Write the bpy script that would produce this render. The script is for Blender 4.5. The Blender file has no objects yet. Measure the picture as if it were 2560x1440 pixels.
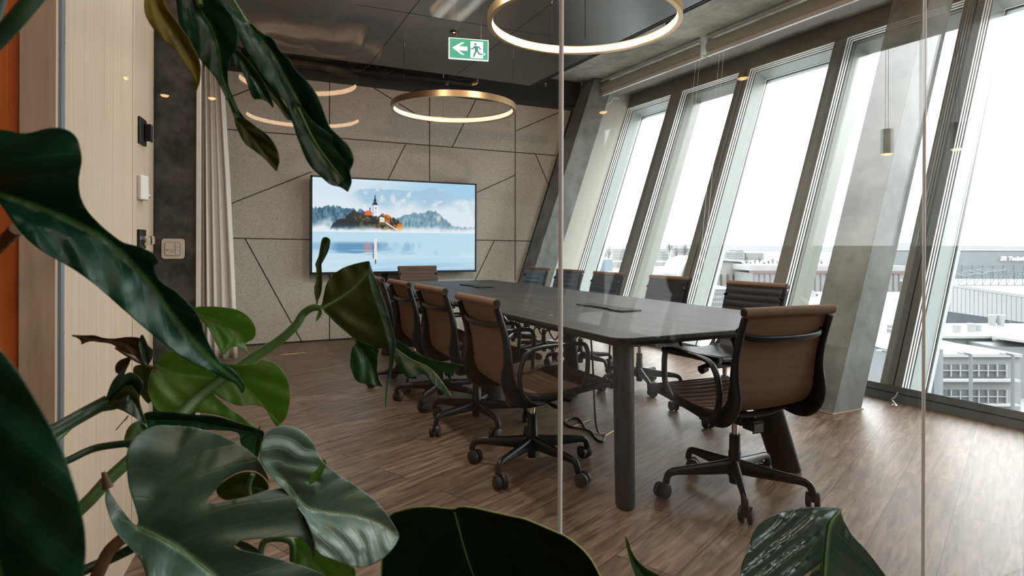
import bpy, math, random
import numpy as np
from mathutils import Vector, Matrix
from mathutils.geometry import delaunay_2d_cdt
random.seed(7)
np.random.seed(7)
SC = bpy.context.scene
COL = SC.collection

# ------------------------------------------------------------------ camera
F_PX = 1545.0
YAW = math.radians(26.34)
ROLL = math.radians(0.18)
CAM_H = 1.13
Y0 = 615.3
cam_data = bpy.data.cameras.new('camera')
cam = bpy.data.objects.new('camera', cam_data)
COL.objects.link(cam)
SC.camera = cam
cam_data.sensor_width = 36.0
cam_data.sensor_fit = 'HORIZONTAL'
cam_data.lens = F_PX / 2560 * 36
cam_data.shift_y = (Y0 - 720) / 2560
cam_data.clip_start = 0.02
cam_data.clip_end = 6000
FWD = Vector((math.sin(YAW), math.cos(YAW), 0))
RGT0 = Vector((math.cos(YAW), -math.sin(YAW), 0))
UP0 = Vector((0, 0, 1))
RGT = RGT0 * math.cos(ROLL) + UP0 * math.sin(ROLL)
UPV = UP0 * math.cos(ROLL) - RGT0 * math.sin(ROLL)
CAM = Vector((0, 0, CAM_H))
m3 = Matrix((RGT, UPV, -FWD)).transposed()
cam.matrix_world = Matrix.Translation(CAM) @ m3.to_4x4()
cam_data.dof.use_dof = True
cam_data.dof.focus_distance = 2.3
cam_data.dof.aperture_fstop = 9.0


def P(px, py, Z):
    """world point seen at pixel (px,py) at depth Z along the view axis"""
    return CAM + Z * (FWD + RGT * ((px - 1280) / F_PX) + UPV * ((Y0 - py) / F_PX))


def on_plane(px, py, n, d):
    n = Vector(n)
    r = P(px, py, 1.0) - CAM
    t = (d - n.dot(CAM)) / n.dot(r)
    return CAM + r * t


# ------------------------------------------------------------------ world, exposure
SKY = 7.0
w = bpy.data.worlds.new('overcast_sky')
SC.world = w
w.use_nodes = True
wn = w.node_tree.nodes
wl = w.node_tree.links
bg = wn['Background']
bg.inputs['Strength'].default_value = SKY
tc = wn.new('ShaderNodeTexCoord')
sep = wn.new('ShaderNodeSeparateXYZ')
wl.new(tc.outputs['Generated'], sep.inputs[0])
rmp = wn.new('ShaderNodeValToRGB')
re_ = rmp.color_ramp.elements
re_.new(0.06)
re_.new(0.25)
for e_, (p_, c_) in zip(re_, ((0.0, (0.20, 0.206, 0.212)), (0.05, (0.23, 0.236, 0.24)), (0.25, (0.50, 0.508, 0.515)), (1.0, (0.97, 0.985, 1.0)))):
    e_.position = p_
    e_.color = (*c_, 1)
wl.new(sep.outputs['Z'], rmp.inputs[0])
wl.new(rmp.outputs[0], bg.inputs['Color'])
vs = SC.view_settings
vs.view_transform = 'Standard'
vs.look = 'None'
vs.exposure = 1.3
vs.gamma = 1.0
vs.use_curve_mapping = False

# window plane: leans outward
TH = math.radians(19.7)
LEAN = Vector((math.sin(TH), 0, math.cos(TH)))
OUTN = Vector((math.cos(TH), 0, -math.sin(TH)))
WX = 4.55
GY = 1.15          # glass partition
BACK = 7.56        # back wall
CEIL = 3.43
SOFF = 3.10


def WP(y, s, n):
    return Vector((WX, y, 0)) + LEAN * s + OUTN * n


# daylight portal just outside the leaning window wall (sampling guide only, gives off nothing)
pl = bpy.data.lights.new('window_portal', 'AREA')
pl.shape = 'RECTANGLE'
pl.size = 14.0
pl.size_y = 3.7
pl.cycles.is_portal = True
po = bpy.data.objects.new('window_portal', pl)
COL.objects.link(po)
zc = -OUTN
po_m = Matrix((Vector((0, 1, 0)), zc.cross(Vector((0, 1, 0))), -(-OUTN) * -1)).transposed()
# local -Z must look into the room (towards -OUTN): local Z = OUTN
lx = Vector((0, 1, 0))
lz = OUTN
ly = lz.cross(lx)
po.matrix_world = Matrix.Translation(WP(0.6, 1.75, 0.42)) @ Matrix((lx, ly, lz)).transposed().to_4x4()


def lamp(name, kind, loc, energy, color, size=0.1, size_y=None, aim=None, spread=None):
    d = bpy.data.lights.new(name, kind)
    d.energy = energy
    d.color = color
    if kind == 'AREA':
        d.size = size
        if size_y:
            d.shape = 'RECTANGLE'
            d.size_y = size_y
        else:
            d.shape = 'DISK'
        if spread:
            d.spread = spread
    elif kind == 'SPOT':
        d.spot_size = math.radians(spread or 90)
        d.spot_blend = 0.6
        d.shadow_soft_size = size
    else:
        d.shadow_soft_size = size
    o = bpy.data.objects.new(name, d)
    o.location = loc
    COL.objects.link(o)
    if aim is not None:
        v = Vector(aim) - Vector(loc)
        o.rotation_euler = v.to_track_quat('-Z', 'Y').to_euler()
    return o


# ------------------------------------------------------------------ materials
def new_mat(name):
    m = bpy.data.materials.new(name)
    m.use_nodes = True
    nt = m.node_tree
    b = nt.nodes['Principled BSDF']
    return m, nt, b


def simple(name, col, rough=0.5, metal=0.0, spec=0.5, emit=None, estr=0.0, noise=0.0, nscale=20, bump=0.0, bscale=200, coat=0.0):
    m, nt, b = new_mat(name)
    N, L = nt.nodes, nt.links
    b.inputs['Base Color'].default_value = (*col, 1)
    b.inputs['Roughness'].default_value = rough
    b.inputs['Metallic'].default_value = metal
    b.inputs['Specular IOR Level'].default_value = spec
    b.inputs['Coat Weight'].default_value = coat
    if emit:
        b.inputs['Emission Color'].default_value = (*emit, 1)
        b.inputs['Emission Strength'].default_value = estr
    if noise or bump:
        t = N.new('ShaderNodeTexCoord')
    if noise:
        n = N.new('ShaderNodeTexNoise')
        n.inputs['Scale'].default_value = nscale
        n.inputs['Detail'].default_value = 6
        L.new(t.outputs['Object'], n.inputs['Vector'])
        mr = N.new('ShaderNodeMapRange')
        mr.inputs['From Min'].default_value = 0.3
        mr.inputs['From Max'].default_value = 0.7
        mr.inputs['To Min'].default_value = 1 - noise
        mr.inputs['To Max'].default_value = 1 + noise
        L.new(n.outputs['Fac'], mr.inputs['Value'])
        mx = N.new('ShaderNodeVectorMath')
        mx.operation = 'SCALE'
        mx.inputs[0].default_value = col
        L.new(mr.outputs[0], mx.inputs['Scale'])
        L.new(mx.outputs[0], b.inputs['Base Color'])
    if bump:
        n2 = N.new('ShaderNodeTexNoise')
        n2.inputs['Scale'].default_value = bscale
        n2.inputs['Detail'].default_value = 4
        L.new(t.outputs['Object'], n2.inputs['Vector'])
        bp = N.new('ShaderNodeBump')
        bp.inputs['Strength'].default_value = bump
        bp.inputs['Distance'].default_value = 0.002
        L.new(n2.outputs['Fac'], bp.inputs['Height'])
        L.new(bp.outputs[0], b.inputs['Normal'])
    return m


def glass_mat(name, tint, boost=1.0, rough=0.0):
    """thin pane: straight-through transmission plus Fresnel reflection at each face"""
    m = bpy.data.materials.new(name)
    m.use_nodes = True
    nt = m.node_tree
    N, L = nt.nodes, nt.links
    N.clear()
    out = N.new('ShaderNodeOutputMaterial')
    tr = N.new('ShaderNodeBsdfTransparent')
    tr.inputs[0].default_value = (*tint, 1)
    gl = N.new('ShaderNodeBsdfGlossy')
    gl.inputs['Roughness'].default_value = rough
    ge = N.new('ShaderNodeNewGeometry')
    dt = N.new('ShaderNodeVectorMath'); dt.operation = 'DOT_PRODUCT'
    L.new(ge.outputs['Normal'], dt.inputs[0]); L.new(ge.outputs['Incoming'], dt.inputs[1])
    ab = N.new('ShaderNodeMath'); ab.operation = 'ABSOLUTE'
    L.new(dt.outputs['Value'], ab.inputs[0])
    sb = N.new('ShaderNodeMath'); sb.operation = 'SUBTRACT'
    sb.inputs[0].default_value = 1.0
    L.new(ab.outputs[0], sb.inputs[1])
    pw = N.new('ShaderNodeMath'); pw.operation = 'POWER'
    L.new(sb.outputs[0], pw.inputs[0]); pw.inputs[1].default_value = 5.0
    ma = N.new('ShaderNodeMath'); ma.operation = 'MULTIPLY_ADD'
    L.new(pw.outputs[0], ma.inputs[0]); ma.inputs[1].default_value = 0.9; ma.inputs[2].default_value = 0.042 * boost
    mx = N.new('ShaderNodeMixShader')
    L.new(ma.outputs[0], mx.inputs[0]); L.new(tr.outputs[0], mx.inputs[1]); L.new(gl.outputs[0], mx.inputs[2])
    L.new(mx.outputs[0], out.inputs[0])
    return m


def ramp(nt, cols, pos):
    r = nt.nodes.new('ShaderNodeValToRGB')
    e = r.color_ramp.elements
    while len(e) < len(cols):
        e.new(0.5)
    for i, (c, p) in enumerate(zip(cols, pos)):
        e[i].position = p
        e[i].color = (*c, 1)
    return r


def wood_mat(name, c1, c2, axis='Z', scale=(60, 60, 1.5), rough=0.5, spec=0.4):
    m, nt, b = new_mat(name)
    N, L = nt.nodes, nt.links
    t = N.new('ShaderNodeTexCoord'); mp = N.new('ShaderNodeMapping')
    mp.inputs['Scale'].default_value = scale
    L.new(t.outputs['Object'], mp.inputs[0])
    n = N.new('ShaderNodeTexNoise'); n.inputs['Scale'].default_value = 1.0; n.inputs['Detail'].default_value = 8; n.inputs['Roughness'].default_value = 0.65
    n.inputs['Distortion'].default_value = 0.3
    L.new(mp.outputs[0], n.inputs['Vector'])
    r = ramp(nt, [c1, c2], [0.35, 0.68])
    L.new(n.outputs['Fac'], r.inputs[0]); L.new(r.outputs[0], b.inputs['Base Color'])
    b.inputs['Roughness'].default_value = rough
    b.inputs['Specular IOR Level'].default_value = spec
    bp = N.new('ShaderNodeBump'); bp.inputs['Strength'].default_value = 0.15; bp.inputs['Distance'].default_value = 0.001
    L.new(n.outputs['Fac'], bp.inputs['Height']); L.new(bp.outputs[0], b.inputs['Normal'])
    return m


def concrete_mat(name, c1, c2, scale=2.0, rough=0.75, form=0.0):
    m, nt, b = new_mat(name)
    N, L = nt.nodes, nt.links
    t = N.new('ShaderNodeTexCoord')
    n = N.new('ShaderNodeTexNoise'); n.inputs['Scale'].default_value = scale; n.inputs['Detail'].default_value = 9; n.inputs['Roughness'].default_value = 0.62
    L.new(t.outputs['Object'], n.inputs['Vector'])
    r = ramp(nt, [c1, c2], [0.36, 0.66])
    L.new(n.outputs['Fac'], r.inputs[0])
    v = N.new('ShaderNodeTexVoronoi'); v.inputs['Scale'].default_value = scale * 9
    L.new(t.outputs['Object'], v.inputs['Vector'])
    cr = N.new('ShaderNodeMapRange'); cr.inputs['From Min'].default_value = 0.02; cr.inputs['From Max'].default_value = 0.09
    cr.inputs['To Min'].default_value = 0.55; cr.inputs['To Max'].default_value = 1.0
    L.new(v.outputs['Distance'], cr.inputs['Value'])
    mu = N.new('ShaderNodeVectorMath'); mu.operation = 'SCALE'
    L.new(r.outputs[0], mu.inputs[0]); L.new(cr.outputs[0], mu.inputs['Scale'])
    L.new(mu.outputs[0], b.inputs['Base Color'])
    b.inputs['Roughness'].default_value = rough
    bp = N.new('ShaderNodeBump'); bp.inputs['Strength'].default_value = 0.3; bp.inputs['Distance'].default_value = 0.004
    L.new(n.outputs['Fac'], bp.inputs['Height'])
    if form:
        wv = N.new('ShaderNodeTexWave'); wv.inputs['Scale'].default_value = form; wv.inputs['Distortion'].default_value = 6.0
        wv.inputs['Detail'].default_value = 3; wv.inputs['Detail Scale'].default_value = 2.0
        L.new(t.outputs['Object'], wv.inputs['Vector'])
        bp2 = N.new('ShaderNodeBump'); bp2.inputs['Strength'].default_value = 0.35; bp2.inputs['Distance'].default_value = 0.01
        L.new(wv.outputs['Fac'], bp2.inputs['Height']); L.new(bp.outputs[0], bp2.inputs['Normal'])
        L.new(bp2.outputs[0], b.inputs['Normal'])
    else:
        L.new(bp.outputs[0], b.inputs['Normal'])
    return m


def floor_mat():
    m, nt, b = new_mat('floor_planks')
    N, L = nt.nodes, nt.links
    t = N.new('ShaderNodeTexCoord')
    mp = N.new('ShaderNodeMapping'); mp.inputs['Rotation'].default_value = (0, 0, math.radians(-24))
    L.new(t.outputs['Object'], mp.inputs[0])
    br = N.new('ShaderNodeTexBrick')
    br.inputs['Scale'].default_value = 1.0
    br.inputs['Brick Width'].default_value = 1.22
    br.inputs['Row Height'].default_value = 0.23
    br.inputs['Mortar Size'].default_value = 0.0016
    br.inputs['Mortar Smooth'].default_value = 0.0
    br.inputs['Bias'].default_value = 0.0
    br.inputs['Color1'].default_value = (0.0, 0.0, 0.0, 1)
    br.inputs['Color2'].default_value = (1, 1, 1, 1)
    br.inputs['Mortar'].default_value = (0.5, 0.5, 0.5, 1)
    br.offset = 0.37
    L.new(mp.outputs[0], br.inputs['Vector'])
    # per-plank shift of the grain
    ad = N.new('ShaderNodeVectorMath'); ad.operation = 'MULTIPLY_ADD'
    ad.inputs[1].default_value = (7.0, 3.0, 0)
    L.new(br.outputs['Color'], ad.inputs[0]); L.new(mp.outputs[0], ad.inputs[2])
    m2 = N.new('ShaderNodeMapping'); m2.inputs['Scale'].default_value = (1.6, 14, 1)
    L.new(ad.outputs[0], m2.inputs[0])
    n = N.new('ShaderNodeTexNoise'); n.inputs['Scale'].default_value = 2.2; n.inputs['Detail'].default_value = 9; n.inputs['Roughness'].default_value = 0.62; n.inputs['Distortion'].default_value = 0.9
    L.new(m2.outputs[0], n.inputs['Vector'])
    r = ramp(nt, [(0.050, 0.026, 0.014), (0.15, 0.092, 0.055), (0.27, 0.185, 0.120)], [0.3, 0.5, 0.72])
    L.new(n.outputs['Fac'], r.inputs[0])
    mr = N.new('ShaderNodeMapRange'); mr.inputs['To Min'].default_value = 0.84; mr.inputs['To Max'].default_value = 1.16
    L.new(br.outputs['Color'], mr.inputs['Value'])
    sc = N.new('ShaderNodeVectorMath'); sc.operation = 'SCALE'
    L.new(r.outputs[0], sc.inputs[0]); L.new(mr.outputs[0], sc.inputs['Scale'])
    mm = N.new('ShaderNodeMix'); mm.data_type = 'RGBA'
    L.new(br.outputs['Fac'], mm.inputs[0]); L.new(sc.outputs[0], mm.inputs[6]); mm.inputs[7].default_value = (0.02, 0.013, 0.01, 1)
    L.new(mm.outputs[2], b.inputs['Base Color'])
    # fine grain in the gloss
    n3 = N.new('ShaderNodeTexNoise'); n3.inputs['Scale'].default_value = 9; n3.inputs['Detail'].default_value = 6
    L.new(m2.outputs[0], n3.inputs['Vector'])
    rr = N.new('ShaderNodeMapRange'); rr.inputs['To Min'].default_value = 0.34; rr.inputs['To Max'].default_value = 0.50
    L.new(n3.outputs['Fac'], rr.inputs['Value']); L.new(rr.outputs[0], b.inputs['Roughness'])
    b.inputs['Specular IOR Level'].default_value = 0.5
    bp = N.new('ShaderNodeBump'); bp.inputs['Strength'].default_value = 0.25; bp.inputs['Distance'].default_value = 0.0012
    L.new(n3.outputs['Fac'], bp.inputs['Height'])
    bp2 = N.new('ShaderNodeBump'); bp2.inputs['Strength'].default_value = 0.6; bp2.inputs['Distance'].default_value = 0.002; bp2.invert = True
    L.new(br.outputs['Fac'], bp2.inputs['Height']); L.new(bp.outputs[0], bp2.inputs['Normal'])
    L.new(bp2.outputs[0], b.inputs['Normal'])
    return m


def felt_mat():
    m, nt, b = new_mat('acoustic_felt')
    N, L = nt.nodes, nt.links
    t = N.new('ShaderNodeTexCoord')
    mp = N.new('ShaderNodeMapping'); mp.inputs['Scale'].default_value = (1, 1, 2.2)
    L.new(t.outputs['Object'], mp.inputs[0])
    n = N.new('ShaderNodeTexNoise'); n.inputs['Scale'].default_value = 55; n.inputs['Detail'].default_value = 5; n.inputs['Roughness'].default_value = 0.8
    L.new(mp.outputs[0], n.inputs['Vector'])
    r = ramp(nt, [(0.20, 0.19, 0.16), (0.56, 0.525, 0.46), (0.72, 0.68, 0.60)], [0.30, 0.47, 0.66])
    L.new(n.outputs['Fac'], r.inputs[0]); L.new(r.outputs[0], b.inputs['Base Color'])
    b.inputs['Roughness'].default_value = 0.95
    b.inputs['Specular IOR Level'].default_value = 0.1
    return m


def leaf_mat(name, c_top, c_low, vein, rough=0.3, transl=0.15, tcol=(0.15, 0.35, 0.05), spec=0.5, bump=0.4):
    m, nt, b = new_mat(name)
    N, L = nt.nodes, nt.links
    uv = N.new('ShaderNodeUVMap'); uv.uv_map = 'UVMap'
    sp = N.new('ShaderNodeSeparateXYZ'); L.new(uv.outputs[0], sp.inputs[0])
    # side-vein pattern: runs out from the midrib towards the tip
    ab = N.new('ShaderNodeMath'); ab.operation = 'ABSOLUTE'; L.new(sp.outputs['Y'], ab.inputs[0])
    k = N.new('ShaderNodeMath'); k.operation = 'MULTIPLY_ADD'; k.inputs[1].default_value = -0.45
    L.new(ab.outputs[0], k.inputs[0]); L.new(sp.outputs['X'], k.inputs[2])
    f = N.new('ShaderNodeMath'); f.operation = 'MULTIPLY'; f.inputs[1].default_value = 9.0; L.new(k.outputs[0], f.inputs[0])
    fr = N.new('ShaderNodeMath'); fr.operation = 'PINGPONG'; fr.inputs[1].default_value = 0.5; L.new(f.outputs[0], fr.inputs[0])
    v1 = N.new('ShaderNodeMapRange'); v1.inputs['From Min'].default_value = 0.0; v1.inputs['From Max'].default_value = 0.07
    v1.inputs['To Min'].default_value = 0.22; v1.inputs['To Max'].default_value = 0.0; L.new(fr.outputs[0], v1.inputs['Value'])
    v2 = N.new('ShaderNodeMapRange'); v2.inputs['From Min'].default_value = 0.012; v2.inputs['From Max'].default_value = 0.05
    v2.inputs['To Min'].default_value = 1.0; v2.inputs['To Max'].default_value = 0.0; L.new(ab.outputs[0], v2.inputs['Value'])
    mxv = N.new('ShaderNodeMath'); mxv.operation = 'MAXIMUM'; L.new(v1.outputs[0], mxv.inputs[0]); L.new(v2.outputs[0], mxv.inputs[1])
    t = N.new('ShaderNodeTexCoord')
    n = N.new('ShaderNodeTexNoise'); n.inputs['Scale'].default_value = 14; n.inputs['Detail'].default_value = 5
    L.new(t.outputs['Object'], n.inputs['Vector'])
    r = ramp(nt, [c_low, c_top], [0.35, 0.68]); L.new(n.outputs['Fac'], r.inputs[0])
    mm = N.new('ShaderNodeMix'); mm.data_type = 'RGBA'
    L.new(mxv.outputs[0], mm.inputs[0]); L.new(r.outputs[0], mm.inputs[6]); mm.inputs[7].default_value = (*vein, 1)
    L.new(mm.outputs[2], b.inputs['Base Color'])
    b.inputs['Roughness'].default_value = rough
    b.inputs['Specular IOR Level'].default_value = spec
    bp = N.new('ShaderNodeBump'); bp.inputs['Strength'].default_value = bump; bp.inputs['Distance'].default_value = 0.0016; bp.invert = True
    L.new(v1.outputs[0], bp.inputs['Height'])
    n4 = N.new('ShaderNodeTexNoise'); n4.inputs['Scale'].default_value = 35; L.new(t.outputs['Object'], n4.inputs['Vector'])
    bq = N.new('ShaderNodeBump'); bq.inputs['Strength'].default_value = 0.05; bq.inputs['Distance'].default_value = 0.002
    L.new(n4.outputs['Fac'], bq.inputs['Height']); L.new(bp.outputs[0], bq.inputs['Normal'])
    L.new(bq.outputs[0], b.inputs['Normal'])
    tl = N.new('ShaderNodeBsdfTranslucent'); tl.inputs[0].default_value = (*tcol, 1)
    ms = N.new('ShaderNodeMixShader'); ms.inputs[0].default_value = transl
    out = N['Material Output']
    L.new(b.outputs[0], ms.inputs[1]); L.new(tl.outputs[0], ms.inputs[2]); L.new(ms.outputs[0], out.inputs[0])
    return m


M = {}
M['floor'] = floor_mat()
M['felt'] = felt_mat()
M['black_gap'] = simple('shadow_gap', (0.012, 0.012, 0.012), 0.7)
M['dark_beam'] = simple('dark_painted_beam', (0.010, 0.010, 0.011), 0.6)
M['concrete_ceiling'] = concrete_mat('board_marked_concrete', (0.21, 0.195, 0.16), (0.56, 0.53, 0.45), 1.6, 0.8, form=2.5)
M['concrete_col'] = concrete_mat('smooth_grey_concrete', (0.13, 0.14, 0.13), (0.31, 0.325, 0.31), 2.2, 0.7)
M['soffit'] = simple('dark_metal_soffit', (0.085, 0.09, 0.088), 0.30, 0.5, 0.5, noise=0.08, nscale=3)
M['mullion'] = simple('grey_brown_mullion', (0.21, 0.205, 0.18), 0.5)
M['frame_white'] = simple('pale_window_frame', (0.80, 0.82, 0.80), 0.35)
M['frame_black'] = simple('black_gasket', (0.01, 0.01, 0.01), 0.6)
M['frame_green'] = simple('grey_green_reveal', (0.33, 0.37, 0.35), 0.35)
M['reveal_dark'] = simple('olive_grey_reveal', (0.13, 0.14, 0.115), 0.5)
M['sill'] = simple('dark_green_grey_sill', (0.10, 0.11, 0.105), 0.4)
M['beige_wall'] = simple('beige_plaster', (0.50, 0.49, 0.44), 0.85)
M['blind'] = simple('beige_blind_fabric', (0.56, 0.53, 0.46), 0.8)
M['alu'] = simple('brushed_aluminium', (0.74, 0.76, 0.77), 0.3, 0.0)
M['steel'] = simple('polished_steel', (0.75, 0.72, 0.68), 0.15, 1.0)
M['black_metal'] = simple('black_powder_coat', (0.009, 0.010, 0.012), 0.36, 0.2, 0.45)
M['black_plastic'] = simple('black_plastic', (0.007, 0.007, 0.008), 0.45)
M['wheel'] = simple('black_caster_wheel', (0.009, 0.009, 0.010), 0.5)
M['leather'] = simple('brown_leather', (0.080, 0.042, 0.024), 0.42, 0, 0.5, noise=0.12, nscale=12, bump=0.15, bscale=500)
M['leather_dark'] = simple('sky_darkened_leather', (0.020, 0.018, 0.019), 0.34, 0, 0.5, noise=0.12, nscale=12, bump=0.15, bscale=500)  # brown leather, its dark look under sky reflections put into the colour
M['back_fabric'] = simple('brown_woven_back', (0.18, 0.106, 0.066), 0.75, 0, 0.25, noise=0.1, nscale=300, bump=0.3, bscale=900)
M['table_top'] = wood_mat('black_stained_oak', (0.005, 0.005, 0.005), (0.052, 0.050, 0.043), scale=(30, 1.8, 30), rough=0.5, spec=0.3)
M['table_leg'] = wood_mat('black_stained_leg', (0.006, 0.006, 0.006), (0.02, 0.019, 0.018), scale=(60, 60, 2), rough=0.5)
M['pale_wood'] = wood_mat('pale_oak_veneer', (0.47, 0.36, 0.26), (0.60, 0.48, 0.365), scale=(110, 110, 0.9), rough=0.5)
M['jamb_wood'] = wood_mat('pale_oak_jamb', (0.47, 0.33, 0.22), (0.60, 0.45, 0.32), scale=(60, 60, 4), rough=0.5)
M['orange_wood'] = wood_mat('red_orange_wood', (0.60, 0.13, 0.03), (0.85, 0.23, 0.06), scale=(90, 90, 1.2), rough=0.45)
M['dark_stone'] = concrete_mat('dark_speckled_concrete', (0.018, 0.021, 0.019), (0.085, 0.085, 0.078), 14.0, 0.7)
M['gold'] = simple('bronze_anodised', (0.50, 0.33, 0.17), 0.35, 0.9)
M['ring_light'] = simple('warm_led_diffuser', (0.9, 0.8, 0.7), 0.5, emit=(1.0, 0.70, 0.46), estr=0.55)
M['ring_light_bright'] = simple('bright_warm_led', (0.9, 0.8, 0.7), 0.5, emit=(1.0, 0.62, 0.36), estr=5.0)
M['white_plastic'] = simple('white_plastic', (0.72, 0.71, 0.68), 0.4)
M['cream_plastic'] = simple('cream_plastic', (0.62, 0.58, 0.50), 0.4)
M['curtain'] = simple('pale_linen_curtain', (0.72, 0.70, 0.63), 0.9, noise=0.05, nscale=60)
M['brown_wall'] = simple('brown_plaster', (0.16, 0.085, 0.05), 0.8)
M['pane'] = glass_mat('partition_glass', (0.985, 0.99, 0.987), 0.70)
M['wpane'] = glass_mat('window_glass', (0.99, 1.0, 0.995), 0.8)
M['soil'] = simple('dark_soil', (0.02, 0.013, 0.008), 0.95, noise=0.3, nscale=80)
M['planter'] = simple('charcoal_planter', (0.03, 0.03, 0.032), 0.6)
M['leaf_dark'] = leaf_mat('glossy_dark_leaf', (0.010, 0.062, 0.032), (0.004, 0.034, 0.020), (0.075, 0.19, 0.05), 0.36, 0.10, (0.05, 0.2, 0.03), spec=0.38)
M['leaf_pale'] = leaf_mat('painted_sheen_leaf', (0.15, 0.235, 0.18), (0.06, 0.13, 0.09), (0.2, 0.3, 0.18), 0.40, 0.06, (0.05, 0.2, 0.04), spec=1.0, bump=0.8)  # raised base colour carries the pale sheen of reflected window light
M['leaf_gloss'] = leaf_mat('very_glossy_leaf', (0.02, 0.07, 0.045), (0.008, 0.035, 0.022), (0.08, 0.16, 0.07), 0.2, 0.06, (0.05, 0.2, 0.04), spec=1.0, bump=0.5)
M['leaf_yellow'] = leaf_mat('olive_yellow_leaf', (0.26, 0.20, 0.012), (0.10, 0.10, 0.008), (0.2, 0.24, 0.03), 0.5, 0.2, (0.4, 0.35, 0.02))
M['leaf_mid'] = leaf_mat('mid_green_leaf', (0.028, 0.095, 0.035), (0.014, 0.055, 0.022), (0.12, 0.24, 0.07), 0.32, 0.15, (0.1, 0.3, 0.04))
M['leaf_shiny'] = leaf_mat('shiny_grey_green_leaf', (0.05, 0.12, 0.075), (0.018, 0.062, 0.036), (0.12, 0.22, 0.10), 0.42, 0.08, (0.05, 0.2, 0.04), spec=1.0, bump=0.6)
M['leaf_bright'] = leaf_mat('fresh_green_leaf', (0.19, 0.33, 0.075), (0.08, 0.19, 0.035), (0.32, 0.45, 0.14), 0.42, 0.30, (0.35, 0.6, 0.10))
M['leaf_olive'] = leaf_mat('olive_leaf_underside', (0.085, 0.10, 0.015), (0.035, 0.055, 0.008), (0.14, 0.2, 0.05), 0.5, 0.22, (0.2, 0.28, 0.02))
M['leaf_black'] = leaf_mat('near_black_green_leaf', (0.006, 0.030, 0.010), (0.003, 0.016, 0.006), (0.01, 0.05, 0.012), 0.5, 0.05, (0.02, 0.12, 0.02), spec=0.2)  # nearly black green
M['leaf_brown'] = leaf_mat('drying_brown_leaf', (0.11, 0.06, 0.03), (0.05, 0.035, 0.02), (0.12, 0.12, 0.05), 0.5, 0.12, (0.3, 0.15, 0.04))
M['petiole'] = simple('green_petiole', (0.085, 0.17, 0.045), 0.4, noise=0.15, nscale=30)
M['petiole_dark'] = simple('dark_petiole', (0.02, 0.055, 0.025), 0.4, noise=0.2, nscale=30)
M['petiole_brown'] = simple('brown_petiole', (0.14, 0.07, 0.025), 0.5, noise=0.2, nscale=30)
M['rib'] = simple('pale_green_midrib', (0.10, 0.22, 0.06), 0.4)
M['rib_pale'] = simple('yellow_green_midrib', (0.26, 0.36, 0.11), 0.4)


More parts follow.
